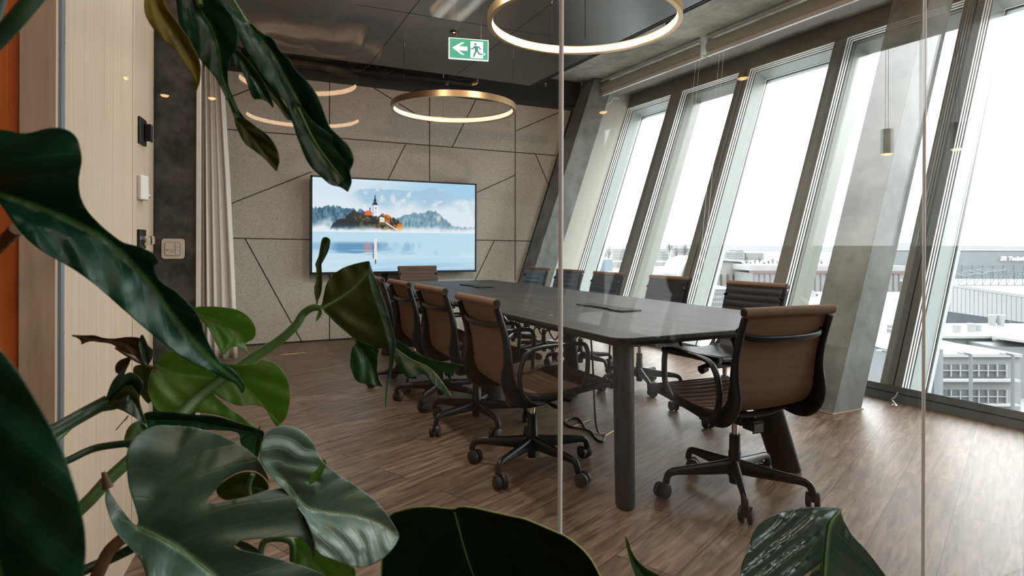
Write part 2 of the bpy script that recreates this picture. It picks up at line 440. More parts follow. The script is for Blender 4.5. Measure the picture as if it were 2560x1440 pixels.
# ------------------------------------------------------------------ mesh helpers
class MB:
    def __init__(self):
        self.v = []
        self.f = []
        self.mi = []

    def add(self, vs, fs, mi=0):
        b = len(self.v)
        self.v += [Vector(x) for x in vs]
        self.f += [tuple(i + b for i in f) for f in fs]
        self.mi += [mi] * len(fs)

    def box(self, lo, hi, mi=0, M4=None):
        x0, y0, z0 = lo
        x1, y1, z1 = hi
        vs = [Vector(p) for p in ((x0, y0, z0), (x1, y0, z0), (x1, y1, z0), (x0, y1, z0), (x0, y0, z1), (x1, y0, z1), (x1, y1, z1), (x0, y1, z1))]
        if M4 is not None:
            vs = [M4 @ p for p in vs]
        self.add(vs, [(0, 3, 2, 1), (4, 5, 6, 7), (0, 1, 5, 4), (1, 2, 6, 5), (2, 3, 7, 6), (3, 0, 4, 7)], mi)

    def hexa(self, p, mi=0):
        """8 corners, bottom ring then top ring"""
        self.add(p, [(0, 3, 2, 1), (4, 5, 6, 7), (0, 1, 5, 4), (1, 2, 6, 5), (2, 3, 7, 6), (3, 0, 4, 7)], mi)

    def prism(self, poly, ext, mi=0):
        """3D polygon extruded by the vector ext"""
        n = len(poly)
        e = Vector(ext)
        vs = [Vector(p) for p in poly] + [Vector(p) + e for p in poly]
        fs = [tuple(range(n - 1, -1, -1)), tuple(range(n, 2 * n))]
        for i in range(n):
            j = (i + 1) % n
            fs.append((i, j, n + j, n + i))
        self.add(vs, fs, mi)

    def cyl(self, p0, p1, r0, r1=None, n=20, mi=0):
        self.tube([p0, p1], [r0, r1 if r1 is not None else r0], n, mi)

    def tube(self, pts, r, n=12, mi=0, closed=False, sect=None, up=None, caps=True):
        """sweep an ellipse along pts. r: radius or list; sect: list of (half width, half height) instead"""
        pts = [Vector(p) for p in pts]
        m = len(pts)
        if not isinstance(r, (list, tuple)):
            r = [r] * m
        if sect is None:
            sect = [(a, a) for a in r]
        elif isinstance(sect, tuple):
            sect = [sect] * m
        tang = []
        for i in range(m):
            if closed:
                a, b = pts[(i - 1) % m], pts[(i + 1) % m]
            else:
                a, b = pts[max(i - 1, 0)], pts[min(i + 1, m - 1)]
            tang.append((b - a).normalized())
        u = Vector(up) if up is not None else (Vector((0, 0, 1)) if abs(tang[0].z) < 0.9 else Vector((1, 0, 0)))
        base = len(self.v)
        rings = []
        for i in range(m):
            t = tang[i]
            if up is not None:
                s = u.cross(t)
                if s.length < 1e-6:
                    s = Vector((1, 0, 0)).cross(t)
                s.normalize()
                h = t.cross(s)
            else:
                u = (u - t * u.dot(t))
                if u.length < 1e-6:
                    u = t.orthogonal()
                u.normalize()
                h = u
                s = h.cross(t) * -1
            ring = []
            for k in range(n):
                a = 2 * math.pi * k / n
                ring.append(pts[i] + s * (math.cos(a) * sect[i][0]) + h * (math.sin(a) * sect[i][1]))
            rings.append(ring)
        for ring in rings:
            self.v += ring
        q = m if closed else m - 1
        for i in range(q):
            a = base + i * n
            b = base + ((i + 1) % m) * n
            for k in range(n):
                k2 = (k + 1) % n
                self.f.append((a + k, a + k2, b + k2, b + k))
                self.mi.append(mi)
        if caps and not closed:
            self.f.append(tuple(base + k for k in range(n - 1, -1, -1)))
            self.mi.append(mi)
            self.f.append(tuple(base + (m - 1) * n + k for k in range(n)))
            self.mi.append(mi)

    def lathe(self, prof, c=(0, 0, 0), n=32, mi=0, close=False):
        c = Vector(c)
        base = len(self.v)
        m = len(prof)
        for (r, z) in prof:
            for k in range(n):
                a = 2 * math.pi * k / n
                self.v.append(c + Vector((r * math.cos(a), r * math.sin(a), z)))
        q = m if close else m - 1
        for i in range(q):
            a = base + i * n
            b = base + ((i + 1) % m) * n
            for k in range(n):
                k2 = (k + 1) % n
                self.f.append((a + k, a + k2, b + k2, b + k))
                self.mi.append(mi)

    def build(self, name, mats, parent=None, smooth=None, bevel=0.0, off=None, uv=None):
        me = bpy.data.meshes.new(name)
        vs = self.v
        if off is not None:
            o = Vector(off)
            vs = [p - o for p in vs]
        me.from_pydata([tuple(p) for p in vs], [], self.f)
        if not isinstance(mats, (list, tuple)):
            mats = [mats]
        for m in mats:
            me.materials.append(m)
        if len(mats) > 1:
            me.polygons.foreach_set('material_index', self.mi)
        if smooth:
            me.polygons.foreach_set('use_smooth', [True] * len(me.polygons))
            me.update()
            me.set_sharp_from_angle(angle=math.radians(smooth))
        me.validate()
        me.update()
        o = bpy.data.objects.new(name, me)
        COL.objects.link(o)
        if parent:
            o.parent = parent
        if bevel:
            b = o.modifiers.new('bevel', 'BEVEL')
            b.width = bevel
            b.segments = 2
            b.limit_method = 'ANGLE'
            b.angle_limit = math.radians(40)
        return o


def tag(o, label=None, cat=None, group=None, kind=None):
    if label:
        o['label'] = label
    if cat:
        o['category'] = cat
    if group:
        o['group'] = group
    if kind:
        o['kind'] = kind
    return o


def thing(name, label, cat, loc=(0, 0, 0), rz=0.0, group=None):
    o = bpy.data.objects.new(name, None)
    o.empty_display_size = 0.1
    COL.objects.link(o)
    o.location = loc
    o.rotation_euler = (0, 0, rz)
    return tag(o, label, cat, group)


def struct(name, mb, mats, label=None, **k):
    o = mb.build(name, mats, **k)
    o['kind'] = 'structure'
    if label:
        o['label'] = label
        o['category'] = name.split('_')[0]
    return o


def copy_tree(o, parent=None):
    c = o.copy()
    COL.objects.link(c)
    if parent is not None:
        c.parent = parent
    for ch in list(o.children):
        copy_tree(ch, c)
    return c


def spline(pts, n=6, closed=False):
    """Catmull-Rom through points"""
    pts = [Vector(p) for p in pts]
    m = len(pts)
    out = []
    rng = m if closed else m - 1
    for i in range(rng):
        if closed:
            p0, p1, p2, p3 = pts[(i - 1) % m], pts[i], pts[(i + 1) % m], pts[(i + 2) % m]
        else:
            p0, p1, p2, p3 = pts[max(i - 1, 0)], pts[i], pts[i + 1], pts[min(i + 2, m - 1)]
        for k in range(n):
            t = k / n
            out.append(0.5 * ((2 * p1) + (p2 - p0) * t + (2 * p0 - 5 * p1 + 4 * p2 - p3) * t * t + (3 * p1 - p0 - 3 * p2 + p3) * t ** 3))
    if not closed:
        out.append(pts[-1])
    return out

# ================================================================== the setting
mb = MB(); mb.box((-2.6, -6.6, -0.12), (4.62, 7.75, 0.0))
struct('floor', mb, M['floor'], 'brown oak plank floor running through the meeting room')
mb = MB(); mb.box((-2.6, GY, CEIL), (6.3, 7.95, CEIL + 0.2))
struct('ceiling', mb, M['concrete_ceiling'], 'rough board-marked concrete ceiling slab')
mb = MB(); mb.box((-2.6, -6.6, CEIL), (6.3, GY, CEIL + 0.2))
struct('ceiling_hall', mb, concrete_mat('dark_hall_concrete', (0.07, 0.062, 0.052), (0.14, 0.125, 0.105), 2.0, 0.8, form=2.5), 'dark concrete ceiling of the hall')

# back wall: plaster, acoustic felt panels with dark joints in front of it
mb = MB(); mb.prism([(-0.3, BACK + 0.03, 0), (4.62, BACK + 0.03, 0), (4.62 + CEIL * math.tan(TH), BACK + 0.03, CEIL), (-0.3, BACK + 0.03, CEIL)], (0, 0.17, 0))
struct('wall_back', mb, M['beige_wall'], 'plain beige end wall beside the leaning windows')
FX0, FX1 = 3.62, 4.68
mb = MB()
mb.prism([(-0.04, BACK, 0.015), (FX0, BACK, 0.015), (FX1, BACK, 3.07), (-0.04, BACK, 3.07)], (0, 0.035, 0), 0)


def seam(p, q, wd=0.011):
    a = on_plane(*p, (0, 1, 0), BACK)
    b = on_plane(*q, (0, 1, 0), BACK)
    d = (b - a).normalized()
    s = Vector((-d.z, 0, d.x)) * (wd / 2)
    e = Vector((0, -0.002, 0))
    mb.prism([a + s + e, b + s + e, b - s + e, a - s + e], (0, 0.003, 0), 1)


for p, q in [((540, 321), (1404, 390)), ((560, 595), (775, 599)), ((1190, 600), (1335, 603)), ((1074, 228), (1074, 452)),
             ((1288, 262), (1288, 700)), ((824, 205), (824, 325)), ((824, 684), (824, 851)), ((970, 449), (1014, 361)),
             ((1130, 369), (1191, 246)), ((1290, 327), (1398, 281)), ((1190, 482), (1288, 438)), ((1339, 386), (1376, 474)),
             ((1236, 600), (1186, 705)), ((613, 597), (756, 857)), ((555, 518), (778, 430)), ((560, 249), (650, 213)),
             ((924, 213), (1074, 307))]:
    seam(p, q)
o = mb.build('acoustic_wall_panels', [M['felt'], M['black_gap']])
tag(o, 'grey-beige felt acoustic wall covering with black slanting joints', 'wall panel', kind='structure')
mb = MB(); mb.prism([(FX0, BACK - 0.03, 0), (FX0 + 0.05, BACK - 0.03, 0), (FX1 + 0.05, BACK - 0.03, 3.07), (FX1, BACK - 0.03, 3.07)], (0, 0.06, 0))
mb.box((-0.04, BACK - 0.002, 0), (FX0, BACK + 0.02, 0.014))
struct('trim_1', mb, M['black_gap'], 'black edge strip of the acoustic wall')
mb = MB(); mb.box((-0.04, 7.36, 3.07), (4.72, BACK + 0.03, CEIL))
struct('trim_2', mb, M['dark_beam'], 'black beam above the acoustic wall')

# left wall of the meeting room, its dark pier end, metal channel and pale door leaf
mb = MB(); mb.box((-0.30, 2.9, 0), (-0.037, 3.1, CEIL), 0); mb.box((-0.037, 2.885, 0), (-0.022, 3.1, CEIL), 1)
mb.box((-0.30, 3.1, 0), (-0.03, 7.6, CEIL), 2)
struct('wall_left', mb, [M['dark_stone'], M['alu'], M['brown_wall']], 'dark speckled concrete pier beside the wooden door panel')
WA = Vector((-0.19, 2.9, 0)); WD = Vector((0.139, 0.9903, 0)).normalized(); WNRM = Vector((WD.y, -WD.x, 0))


def wood_at(px):
    """foot point on the wooden panel wall at pixel column px"""
    r = P(px, Y0, 1.0) - CAM
    # solve CAM + r*t = WA + WD*k
    det = r.x * (-WD.y) + WD.x * r.y
    t = (WA.x * (-WD.y) + WD.x * WA.y) / det
    return Vector((r.x * t, r.y * t, 0))


def wprism(mb, a, b, z0, z1, t0, t1, mi=0):
    mb.prism([a + WNRM * t0 + Vector((0, 0, z0)), b + WNRM * t0 + Vector((0, 0, z0)), b + WNRM * t1 + Vector((0, 0, z0)), a + WNRM * t1 + Vector((0, 0, z0))], (0, 0, z1 - z0), mi)


s0 = wood_at(20); s1 = wood_at(331); s2 = WA - WD * 0.012
mb = MB(); wprism(mb, s0, s1 - WD * 0.003, 0, CEIL, -0.06, 0.0)
struct('door_1', mb, M['pale_wood'], 'wide pale oak panel door at the left')
mb = MB(); wprism(mb, s1 + WD * 0.003, s2, 0, CEIL, -0.06, 0.0)
wprism(mb, s2, WA, 0, CEIL, -0.06, -0.004, 1); wprism(mb, s1 - WD * 0.003, s1 + WD * 0.003, 0, CEIL, -0.06, -0.006, 1)
struct('trim_3', mb, [M['pale_wood'], M['black_gap']], 'narrow pale oak strip carrying the handle and sensor')
# near jamb
mb = MB(); mb.box((-0.243, GY - 0.03, 0), (-0.2, GY + 0.03, CEIL))
struct('trim_4', mb, M['jamb_wood'], 'narrow pale wooden jamb at the left end of the glass')
mb = MB(); mb.box((-2.6, GY - 0.02, 0), (-0.243, GY + 0.04, CEIL))
struct('wall_hall', mb, M['orange_wood'], 'red-orange wooden wall at the far left')
mb = MB(); mb.box((-2.75, -6.6, 0), (-2.6, 7.75, CEIL))
struct('wall_west', mb, simple('dark_hall_wall', (0.05, 0.045, 0.04), 0.8), 'dark wall closing the hall on the left')
mb = MB(); mb.box((-2.6, -6.75, 0), (6.2, -6.6, CEIL))
struct('wall_rear', mb, simple('hall_rear_wall', (0.045, 0.04, 0.036), 0.8), 'wall at the far end of the hall behind the viewer')

# metal soffit with joints and a double slot along its right edge
SX1 = 3.55
mb = MB(); mb.box((-0.02, GY + 0.08, SOFF), (SX1, 6.70, SOFF + 0.05), 0)


def sseam(p, q, wd=0.009):
    a = on_plane(*p, (0, 0, 1), SOFF); b = on_plane(*q, (0, 0, 1), SOFF)
    d = (b - a).normalized(); s = Vector((-d.y, d.x, 0)) * wd / 2; e = Vector((0, 0, -0.001))
    mb.prism([a + s + e, b + s + e, b - s + e, a - s + e], (0, 0, 0.002), 1)


for p, q in [((1049, 0), (919, 168)), ((890, 11), (1390, 93)), ((1392, 0), (1130, 195)), ((1463, 0), (1463, 95))]:
    sseam(p, q)
mb.box((SX1, GY + 0.08, SOFF + 0.005), (SX1 + 0.02, 6.70, SOFF + 0.06), 1)
mb.box((SX1 + 0.02, GY + 0.08, SOFF), (SX1 + 0.035, 6.70, SOFF + 0.06), 2)
mb.box((SX1 + 0.035, GY + 0.08, SOFF + 0.005), (SX1 + 0.055, 6.70, SOFF + 0.06), 1)
mb.box((SX1 + 0.055, GY + 0.08, SOFF), (SX1 + 0.07, 6.70, SOFF + 0.06), 2)
o = mb.build('suspended_ceiling', [M['soffit'], M['black_gap'], M['dark_beam']])
tag(o, 'dark grey metal suspended ceiling raft with fine joints', 'ceiling raft', kind='structure')

# ------------------------------------------------------------------ leaning window wall
HEAD = 3.21 / math.cos(TH)
STOP = CEIL / math.cos(TH)


def wbox(mb, y0, y1, s0, s1, n0, n1, mi=0):
    mb.hexa([WP(y0, s0, n0), WP(y1, s0, n0), WP(y1, s0, n1), WP(y0, s0, n1), WP(y0, s1, n0), WP(y1, s1, n0), WP(y1, s1, n1), WP(y0, s1, n1)], mi)


MUL = [(7.58, 7.80), (6.39, 6.62), (5.24, 5.41), (4.02, 4.16), (2.80, 2.96), (1.60, 1.76), (0.40, 0.56), (-0.80, -0.64), (-2.0, -1.84), (-3.2, -3.04), (-4.4, -4.24), (-5.6, -5.44), (-6.9, -6.6)]
mb = MB()
for i, (a, b) in enumerate(MUL):
    wbox(mb, a, b, 0.0, STOP, 0.0, 0.34)
    if i in (2, 4):
        wbox(mb, a + 0.055, a + 0.063, 0.0, HEAD, -0.002, 0.0, 1)
struct('trim_5', mb, [M['mullion'], M['black_gap']], 'grey-brown leaning mullions of the window wall')
mb = MB(); wbox(mb, -6.6, 7.58, HEAD, STOP + 0.03, -0.006, 0.34)
struct('trim_6', mb, M['mullion'], 'grey head beam above the leaning windows')
mb = MB(); wbox(mb, -6.6, 7.58, -0.05, 0.105, -0.015, 0.36)
wbox(mb, -6.6, 7.58, 0.05, 0.056, -0.018, -0.014, 1)
struct('trim_7', mb, [M['sill'], M['frame_black']], 'low dark sill rail along the foot of the windows')
mb = MB(); mb.box((5.10, GY, 3.375), (5.50, 7.5, CEIL))
struct('trim_8', mb, simple('brown_grey_board', (0.22, 0.185, 0.16), 0.8), 'brown-grey boxed strip between blinds and window head')
for i in range(len(MUL) - 1):
    y1 = MUL[i][0]; y0 = MUL[i + 1][1]
    deep = 0.255 if i % 2 == 0 else 0.125
    S0, S1 = 0.105, HEAD
    mb = MB()

    def ring(n0, n1, ins, th, mi):
        a, b, c, d = y0, y1, S0, S1
        # inner opening inset by ins; bars reach back to the surround
        wbox(mb, b - ins, b, c, d, n0, n1, mi)
        wbox(mb, a, a + ins, c, d, n0, n1, mi)
        wbox(mb, a, b, d - ins, d, n0, n1, mi)
        wbox(mb, a, b, c, c + ins * 0.6, n0, n1, mi)
    k = deep
    ring(0.0, 0.016, 0.004, 0, 0)
    ring(0.016, 0.031, -0.004, 0, 1)
    ring(0.031, 0.047, 0.005, 0, 0)
    ring(0.047, 0.062, -0.003, 0, 1)
    ring(0.062, 0.078, 0.006, 0, 0)
    ring(0.078, 0.09, -0.001, 0, 1)
    ring(0.09, k, 0.010, 0, 2)
    if k > 0.2:
        ring(k, k + 0.012, 0.016, 0, 0)
        ring(k + 0.012, k + 0.03, 0.024, 0, 1)
    ring(k + (0.03 if k > 0.2 else 0.0) + 0.001, 0.345, 0.013, 0, 2)
    o = mb.build('window_%d' % (i + 1), [M['frame_white'], M['frame_black'], M['frame_green'] if i % 2 == 0 else M['reveal_dark']])
    tag(o, None, None, kind='structure')
    o['label'] = ['deep-framed leaning window next to the beige end wall', 'slim-framed leaning window, second from the beige end wall',
                  'deep-framed leaning window in the middle, between two slim-framed ones', 'slim-framed leaning window partly behind the big concrete column',
                  'leaning window at the right edge beyond the glass joint'][i] if i < 5 else 'leaning window of the hall behind the viewer, number %s from the partition' % ['one', 'two', 'three', 'four', 'five', 'six', 'seven'][i - 5]
    o['category'] = 'window'
    pm = MB(); wbox(pm, y0 + 0.005, y1 - 0.005, S0 + 0.004, S1 - 0.005, k - 0.012, k - 0.004)
    pm.build('pane', M['wpane'], o)

# leaning concrete columns


def column(name, x0, y0, wx, wy, label):
    mb = MB()
    t = math.tan(TH)
    z = CEIL
    mb.hexa([(x0, y0, 0), (x0 + wx, y0, 0), (x0 + wx, y0 + wy, 0), (x0, y0 + wy, 0),
             (x0 + t * z, y0, z), (x0 + wx + t * z, y0, z), (x0 + wx + t * z, y0 + wy, z), (x0 + t * z, y0 + wy, z)])
    o = mb.build(name, M['concrete_col'], bevel=0.006)
    tag(o, label, 'column', kind='structure')
    return o


column('leaning_column', 3.80, 2.78, 0.30, 0.30, 'big leaning concrete column right of the table')
column('leaning_column', 3.52, 7.06, 0.32, 0.32, 'leaning concrete column in the back corner')
mb = MB(); mb.box((3.79, 2.77, 0), (4.11, 3.09, 0.006))
struct('trim_9', mb, simple('cork_joint', (0.42, 0.28, 0.18), 0.9), 'thin cork joint around the foot of the big column')

# ------------------------------------------------------------------ glass partition
XJ = [-0.197, 0.687, 1.994]
glass_lab = ['left glass panel in front of the wooden door', 'middle glass panel between the two steel joints', 'right glass panel beyond the last steel joint']
ends = [(-0.194, 0.683), (0.691, 1.990), (1.998, 4.95)]
for (a, b), lb in zip(ends, glass_lab):
    mb = MB(); mb.box((a, GY - 0.005, 0.0), (b, GY + 0.005, CEIL))
    o = struct('glass_partition_panel', mb, M['pane'])
    tag(o, lb, 'glass panel', 'glass panels of the meeting room front')
for x, lb in zip(XJ[1:], ['slim steel joint in the middle of the glass wall', 'slim steel joint of the glass wall near the right window']):
    mb = MB(); mb.tube([(x, GY, 0.0), (x, GY, CEIL)], 0.005, 16)
    o = struct('joint_profile', mb, M['alu'], smooth=40)
    tag(o, lb, 'glass joint')
mb = MB(); mb.box((-0.2, GY - 0.012, 0), (-0.1962, GY + 0.012, CEIL))
o = struct('joint_profile', mb, simple('blue_grey_channel', (0.2, 0.27, 0.32), 0.35, 0.4)); tag(o, 'thin blue-grey channel at the left end of the glass', 'glass joint')
mb = MB(); mb.box((-0.2, GY - 0.02, CEIL - 0.03), (5.0, GY + 0.02, CEIL)); mb.box((-0.2, GY - 0.02, 0), (2.3, GY + 0.02, 0.02))
struct('trim_10', mb, M['sill'], 'floor and ceiling channels of the glass partition')

# ------------------------------------------------------------------ roller blinds
for (ya, yb, lb) in ((5.16, 7.25, 'far beige roller blind rolled up under the ceiling'), (GY + 0.05, 5.08, 'near beige roller blind rolled up under the ceiling')):
    yc = (ya + yb) / 2
    t = thing('roller_blind', lb, 'blind', (4.93, yc, 3.19), 0, 'roller blinds above the windows')
    mb = MB(); mb.tube([(4.93, ya, 3.30), (4.93, yb, 3.30)], 0.082, 28)
    mb.build('blind_roll', M['blind'], t, smooth=40, off=t.location)
    mb = MB(); mb.box((4.86, ya, 3.195), (4.885, yb, 3.235)); mb.build('bottom_rail', M['alu'], t, off=t.location)
    for y in (ya + 0.01, yb - 0.01):
        mb = MB(); mb.box((4.86, y - 0.012, 3.24), (5.0, y + 0.012, CEIL)); mb.build('bracket', M['frame_white'], t, off=t.location)
    mb = MB(); mb.box((4.845, ya, 3.385), (4.865, yb, 3.41)); mb.build('cover_rail', M['frame_white'], t, off=t.location)
    if ya > 3:
        mb = MB(); mb.tube(spline([(4.86, 7.2, 3.30), (4.84, 7.2, 3.16), (4.93, 7.17, 3.08), (5.05, 7.12, 3.14), (5.10, 7.1, 3.20), (5.16, 7.06, 3.19)], 6), 0.006, 8); mb.build('loose_cord', M['frame_white'], t, smooth=60, off=t.location)
    for dy in (0.0, 0.06):
        yy = ya + 0.1 + dy
        if ya < 2:
            yy = 4.9 + dy
        mb = MB(); mb.tube([(4.94, yy, 3.24), (4.72, yy, 1.4), (4.62, yy, 0.55)], 0.0018, 6); mb.build('pull_cord', M['frame_white'], t, off=t.location)

# pipes and small fittings in the gap behind the raft
t = thing('heating_pipe', 'dark pipe run with a copper elbow under the black beam', 'pipe', (2.0, 7.2, 3.2))
a = on_plane(640, 160, (0, 1, 0), 7.2); b = on_plane(1178, 219, (0, 1, 0), 7.2); a.z = b.z = 3.17
mb = MB(); mb.tube([a, b], 0.03, 16); mb.build('pipe', M['black_metal'], t, smooth=40, off=t.location)
mb = MB(); mb.tube(spline([b, b + Vector((0.05, 0, 0.01)), b + Vector((0.075, 0, 0.05)), b + Vector((0.075, 0, 0.26))], 5), 0.024, 14); mb.build('elbow', M['gold'], t, smooth=60, off=t.location)
for px, py, lb in ((1118, 205, 'small chrome sprinkler beside the copper elbow'), (1364, 212, 'small chrome sprinkler under the black beam, near the corner column')):
    p = on_plane(px, py, (0, 1, 0), 7.1)
    t = thing('sprinkler', lb, 'sprinkler', (p.x, p.y, p.z), 0, 'ceiling sprinklers')
    mb = MB(); mb.tube([(0, 0, 0.02), (0, 0, CEIL - p.z)], 0.01, 10); mb.build('stem', M['black_metal'], t, smooth=40)
    mb = MB(); mb.lathe([(0.0, -0.03), (0.022, -0.03), (0.022, -0.026), (0.008, -0.024), (0.010, 0.0), (0.018, 0.004), (0.018, 0.02), (0, 0.02)], n=16); mb.build('head', M['steel'], t, smooth=40)
for px, lb in ((893, 'black coiled cable end hanging behind the raft, leftmost'), (962, 'black coiled cable end hanging behind the raft, second'), (1075, 'black coiled cable end behind the raft, left of the sprinkler'), (1143, 'black coiled cable end behind the raft, above the bronze ring')):
    p = on_plane(px, 175 + (px - 893) * 0.085, (0, 1, 0), 6.95)
    mb = MB()
    for k in range(4):
        pts = [p + Vector(((0.10 - k * 0.008) * math.cos(a), 0.01 * k, 0.09 + (0.10 - k * 0.008) * math.sin(a))) for a in [2 * math.pi * j / 24 for j in range(24)]]
        mb.tube(pts, 0.006, 6, closed=True, up=(0, 1, 0))
    mb.tube([p + Vector((0, 0.01, 0.17)), p + Vector((0, 0.01, CEIL - p.z))], 0.006, 6)
    o = mb.build('cable_coil', M['black_plastic'], smooth=60); tag(o, lb, 'cable', 'cable coils behind the ceiling raft')

# ================================================================== ring pendants
def ring_lamp(cx, cy, z, R, label, hang=3, lit='ring_light'):
    t = thing('ring_pendant_lamp', label, 'pendant lamp', (cx, cy, z), 0, 'bronze ring lamps over the table')
    n = 128
    mb = MB()
    mb.lathe([(R, -0.03), (R, 0.03), (R - 0.004, 0.03), (R - 0.004, 0.026), (R - 0.028, 0.026), (R - 0.028, 0.03), (R - 0.03, 0.03), (R - 0.03, -0.03)][::-1], n=n, close=False)
    mb.lathe([(R - 0.03, -0.03), (R, -0.03)], n=n)
    mb.build('ring_body', M['gold'], t, smooth=40)
    mb = MB(); mb.lathe([(R - 0.0305, 0.022), (R - 0.036, 0.015), (R - 0.038, 0), (R - 0.036, -0.015), (R - 0.0305, -0.024)], n=n)
    mb.build('light_strip', M[lit], t, smooth=60)
    top = (SOFF if cx < SX1 else CEIL) - z
    for k in range(hang):
        a = math.radians(200 + 120 * k)
        x, y = (R - 0.015) * math.cos(a), (R - 0.015) * math.sin(a)
        mb = MB(); mb.tube([(x, y, 0.03), (x, y, top - 0.05)], 0.0014, 6); mb.build('hanging_wire', M['black_metal'], t)
        mb = MB(); mb.tube([(x, y, top - 0.06), (x, y, top)], 0.006, 10); mb.build('wire_anchor', M['steel'], t, smooth=40)
    return t


ring_lamp(2.30, 6.02, 2.56, 0.645, 'bronze ring lamp hanging in front of the acoustic wall')
ring_lamp(2.32, 3.59, 2.68, 0.66, 'bronze ring lamp cut off by the top edge, over the near half of the table')

# ================================================================== table
TX0, TX1, TY0, TY1, TZ = 1.555, 2.955, 2.13, 6.5, 0.74
t = thing('conference_table', 'long black-stained oak conference table with rounded corners', 'table', ((TX0 + TX1) / 2, (TY0 + TY1) / 2, 0))


def round_rect(x0, x1, y0, y1, r, n=8):
    out = []
    for cx, cy, a0 in ((x1 - r, y1 - r, 0), (x0 + r, y1 - r, 90), (x0 + r, y0 + r, 180), (x1 - r, y0 + r, 270)):
        for k in range(n + 1):
            a = math.radians(a0 + 90 * k / n)
            out.append((cx + r * math.cos(a), cy + r * math.sin(a)))
    return out


mb = MB()
levels = [(TZ - 0.040, -0.03), (TZ - 0.028, -0.008), (TZ - 0.018, 0.0), (TZ - 0.004, 0.0), (TZ, -0.003)]
base = 0
nn = None
for (z, ins) in levels:
    pr = round_rect(TX0 - ins, TX1 + ins, TY0 - ins, TY1 + ins, 0.085 + ins)
    nn = len(pr)
    mb.v += [Vector((x, y, z)) for x, y in pr]
for l in range(len(levels) - 1):
    for k in range(nn):
        k2 = (k + 1) % nn
        mb.f.append((l * nn + k, l * nn + k2, (l + 1) * nn + k2, (l + 1) * nn + k)); mb.mi.append(0)
mb.f.append(tuple(range(nn - 1, -1, -1))); mb.mi.append(0)
mb.f.append(tuple((len(levels) - 1) * nn + k for k in range(nn))); mb.mi.append(0)
mb.build('table_top', M['table_top'], t, smooth=30, off=t.location)
for (bx, by, tx, ty, rot) in ((1.645, 2.20, 1.72, 2.32, 60), (2.64, 2.19, 2.50, 2.34, -55), (1.79, 3.935, 1.80, 3.935, 0), (2.60, 4.15, 2.53, 4.15, 90), (1.68, 6.30, 1.74, 6.22, 120), (2.66, 6.30, 2.60, 6.22, -120)):
    mb = MB()
    a = math.radians(rot)
    ring = []
    for (x, y, z, sc) in ((bx, by, 0.0, 0.92), (bx, by, 0.01, 1.0), (tx, ty, TZ - 0.04, 1.12)):
        for k in range(28):
            q = 2 * math.pi * k / 28
            ex, ey = 0.072 * sc * math.cos(q), 0.043 * sc * math.sin(q)
            mb.v.append(Vector((x + ex * math.cos(a) - ey * math.sin(a), y + ex * math.sin(a) + ey * math.cos(a), z)))
    for l in range(2):
        for k in range(28):
            k2 = (k + 1) % 28
            mb.f.append((l * 28 + k, l * 28 + k2, (l + 1) * 28 + k2, (l + 1) * 28 + k)); mb.mi.append(0)
    mb.f.append(tuple(range(27, -1, -1))); mb.mi.append(0)
    mb.build('leg', M['table_leg'], t, smooth=40, off=t.location)
mb = MB(); mb.box((1.95, 2.5, TZ - 0.075), (2.55, 6.1, TZ - 0.04)); mb.box((1.76, 2.45, TZ - 0.07), (2.76, 2.53, TZ - 0.04)); mb.box((1.76, 4.1, TZ - 0.07), (2.76, 4.2, TZ - 0.04)); mb.box((1.76, 6.05, TZ - 0.07), (2.76, 6.13, TZ - 0.04))
mb.build('under_frame', M['black_metal'], t, off=t.location)
# clutter of plugs hanging under the near end
mb = MB()
for k in range(7):
    a = Vector((1.72 + 0.02 * k, 2.75 + 0.17 * k, TZ - 0.075))
    mb.tube([a, a + Vector((0.02, 0.03, -0.02)), a + Vector((0.05, 0.05, -0.015 - 0.02 * (k % 2)))], 0.011, 10)
    mb.tube(spline([a, a + Vector((0.0, 0.04, -0.05)), a + Vector((0.02, 0.12, -0.05)), a + Vector((0.02, 0.17, 0.0))], 5), 0.004, 6)
mb.build('cable_bundle', M['black_plastic'], t, smooth=50, off=t.location)
mb = MB()
mb.tube(spline([(1.72, 2.42, TZ - 0.04), (1.715, 2.42, 0.62), (1.72, 2.43, 0.58)], 5), 0.004, 8); mb.tube([(1.72, 2.43, 0.59), (1.722, 2.432, 0.535)], 0.010, sect=[(0.008, 0.006), (0.016, 0.008)], n=10)
mb.build('dangling_plug', M['black_plastic'], t, smooth=50, off=t.location)

for (px, py, ln, lb) in ((1518, 770, 0.50, 'black metal cable hatch on the near half of the table'), (1190, 716, 0.50, 'black metal cable hatch on the far half of the table')):
    c = on_plane(px, py, (0, 0, 1), TZ)
    h = ln / 2; wq = 0.075
    pl_ = [(-wq, -h), (wq, -h), (wq, -h + 0.11), (wq - 0.022, -h + 0.13), (wq - 0.022, h - 0.0), (-wq, h), (-wq, h - 0.11), (-wq + 0.022, h - 0.13), (-wq + 0.022, -h + 0.16), (-wq, -h + 0.14)]
    mb = MB(); mb.prism([(c.x + x, c.y + y, TZ + 0.001) for x, y in pl_], (0, 0, 0.009))
    o = mb.build('cable_hatch', simple('satin_black_plate', (0.012, 0.012, 0.012), 0.6, 0.0, 0.3), bevel=0.001)
    tag(o, lb, 'cable hatch', 'cable hatches on the table')

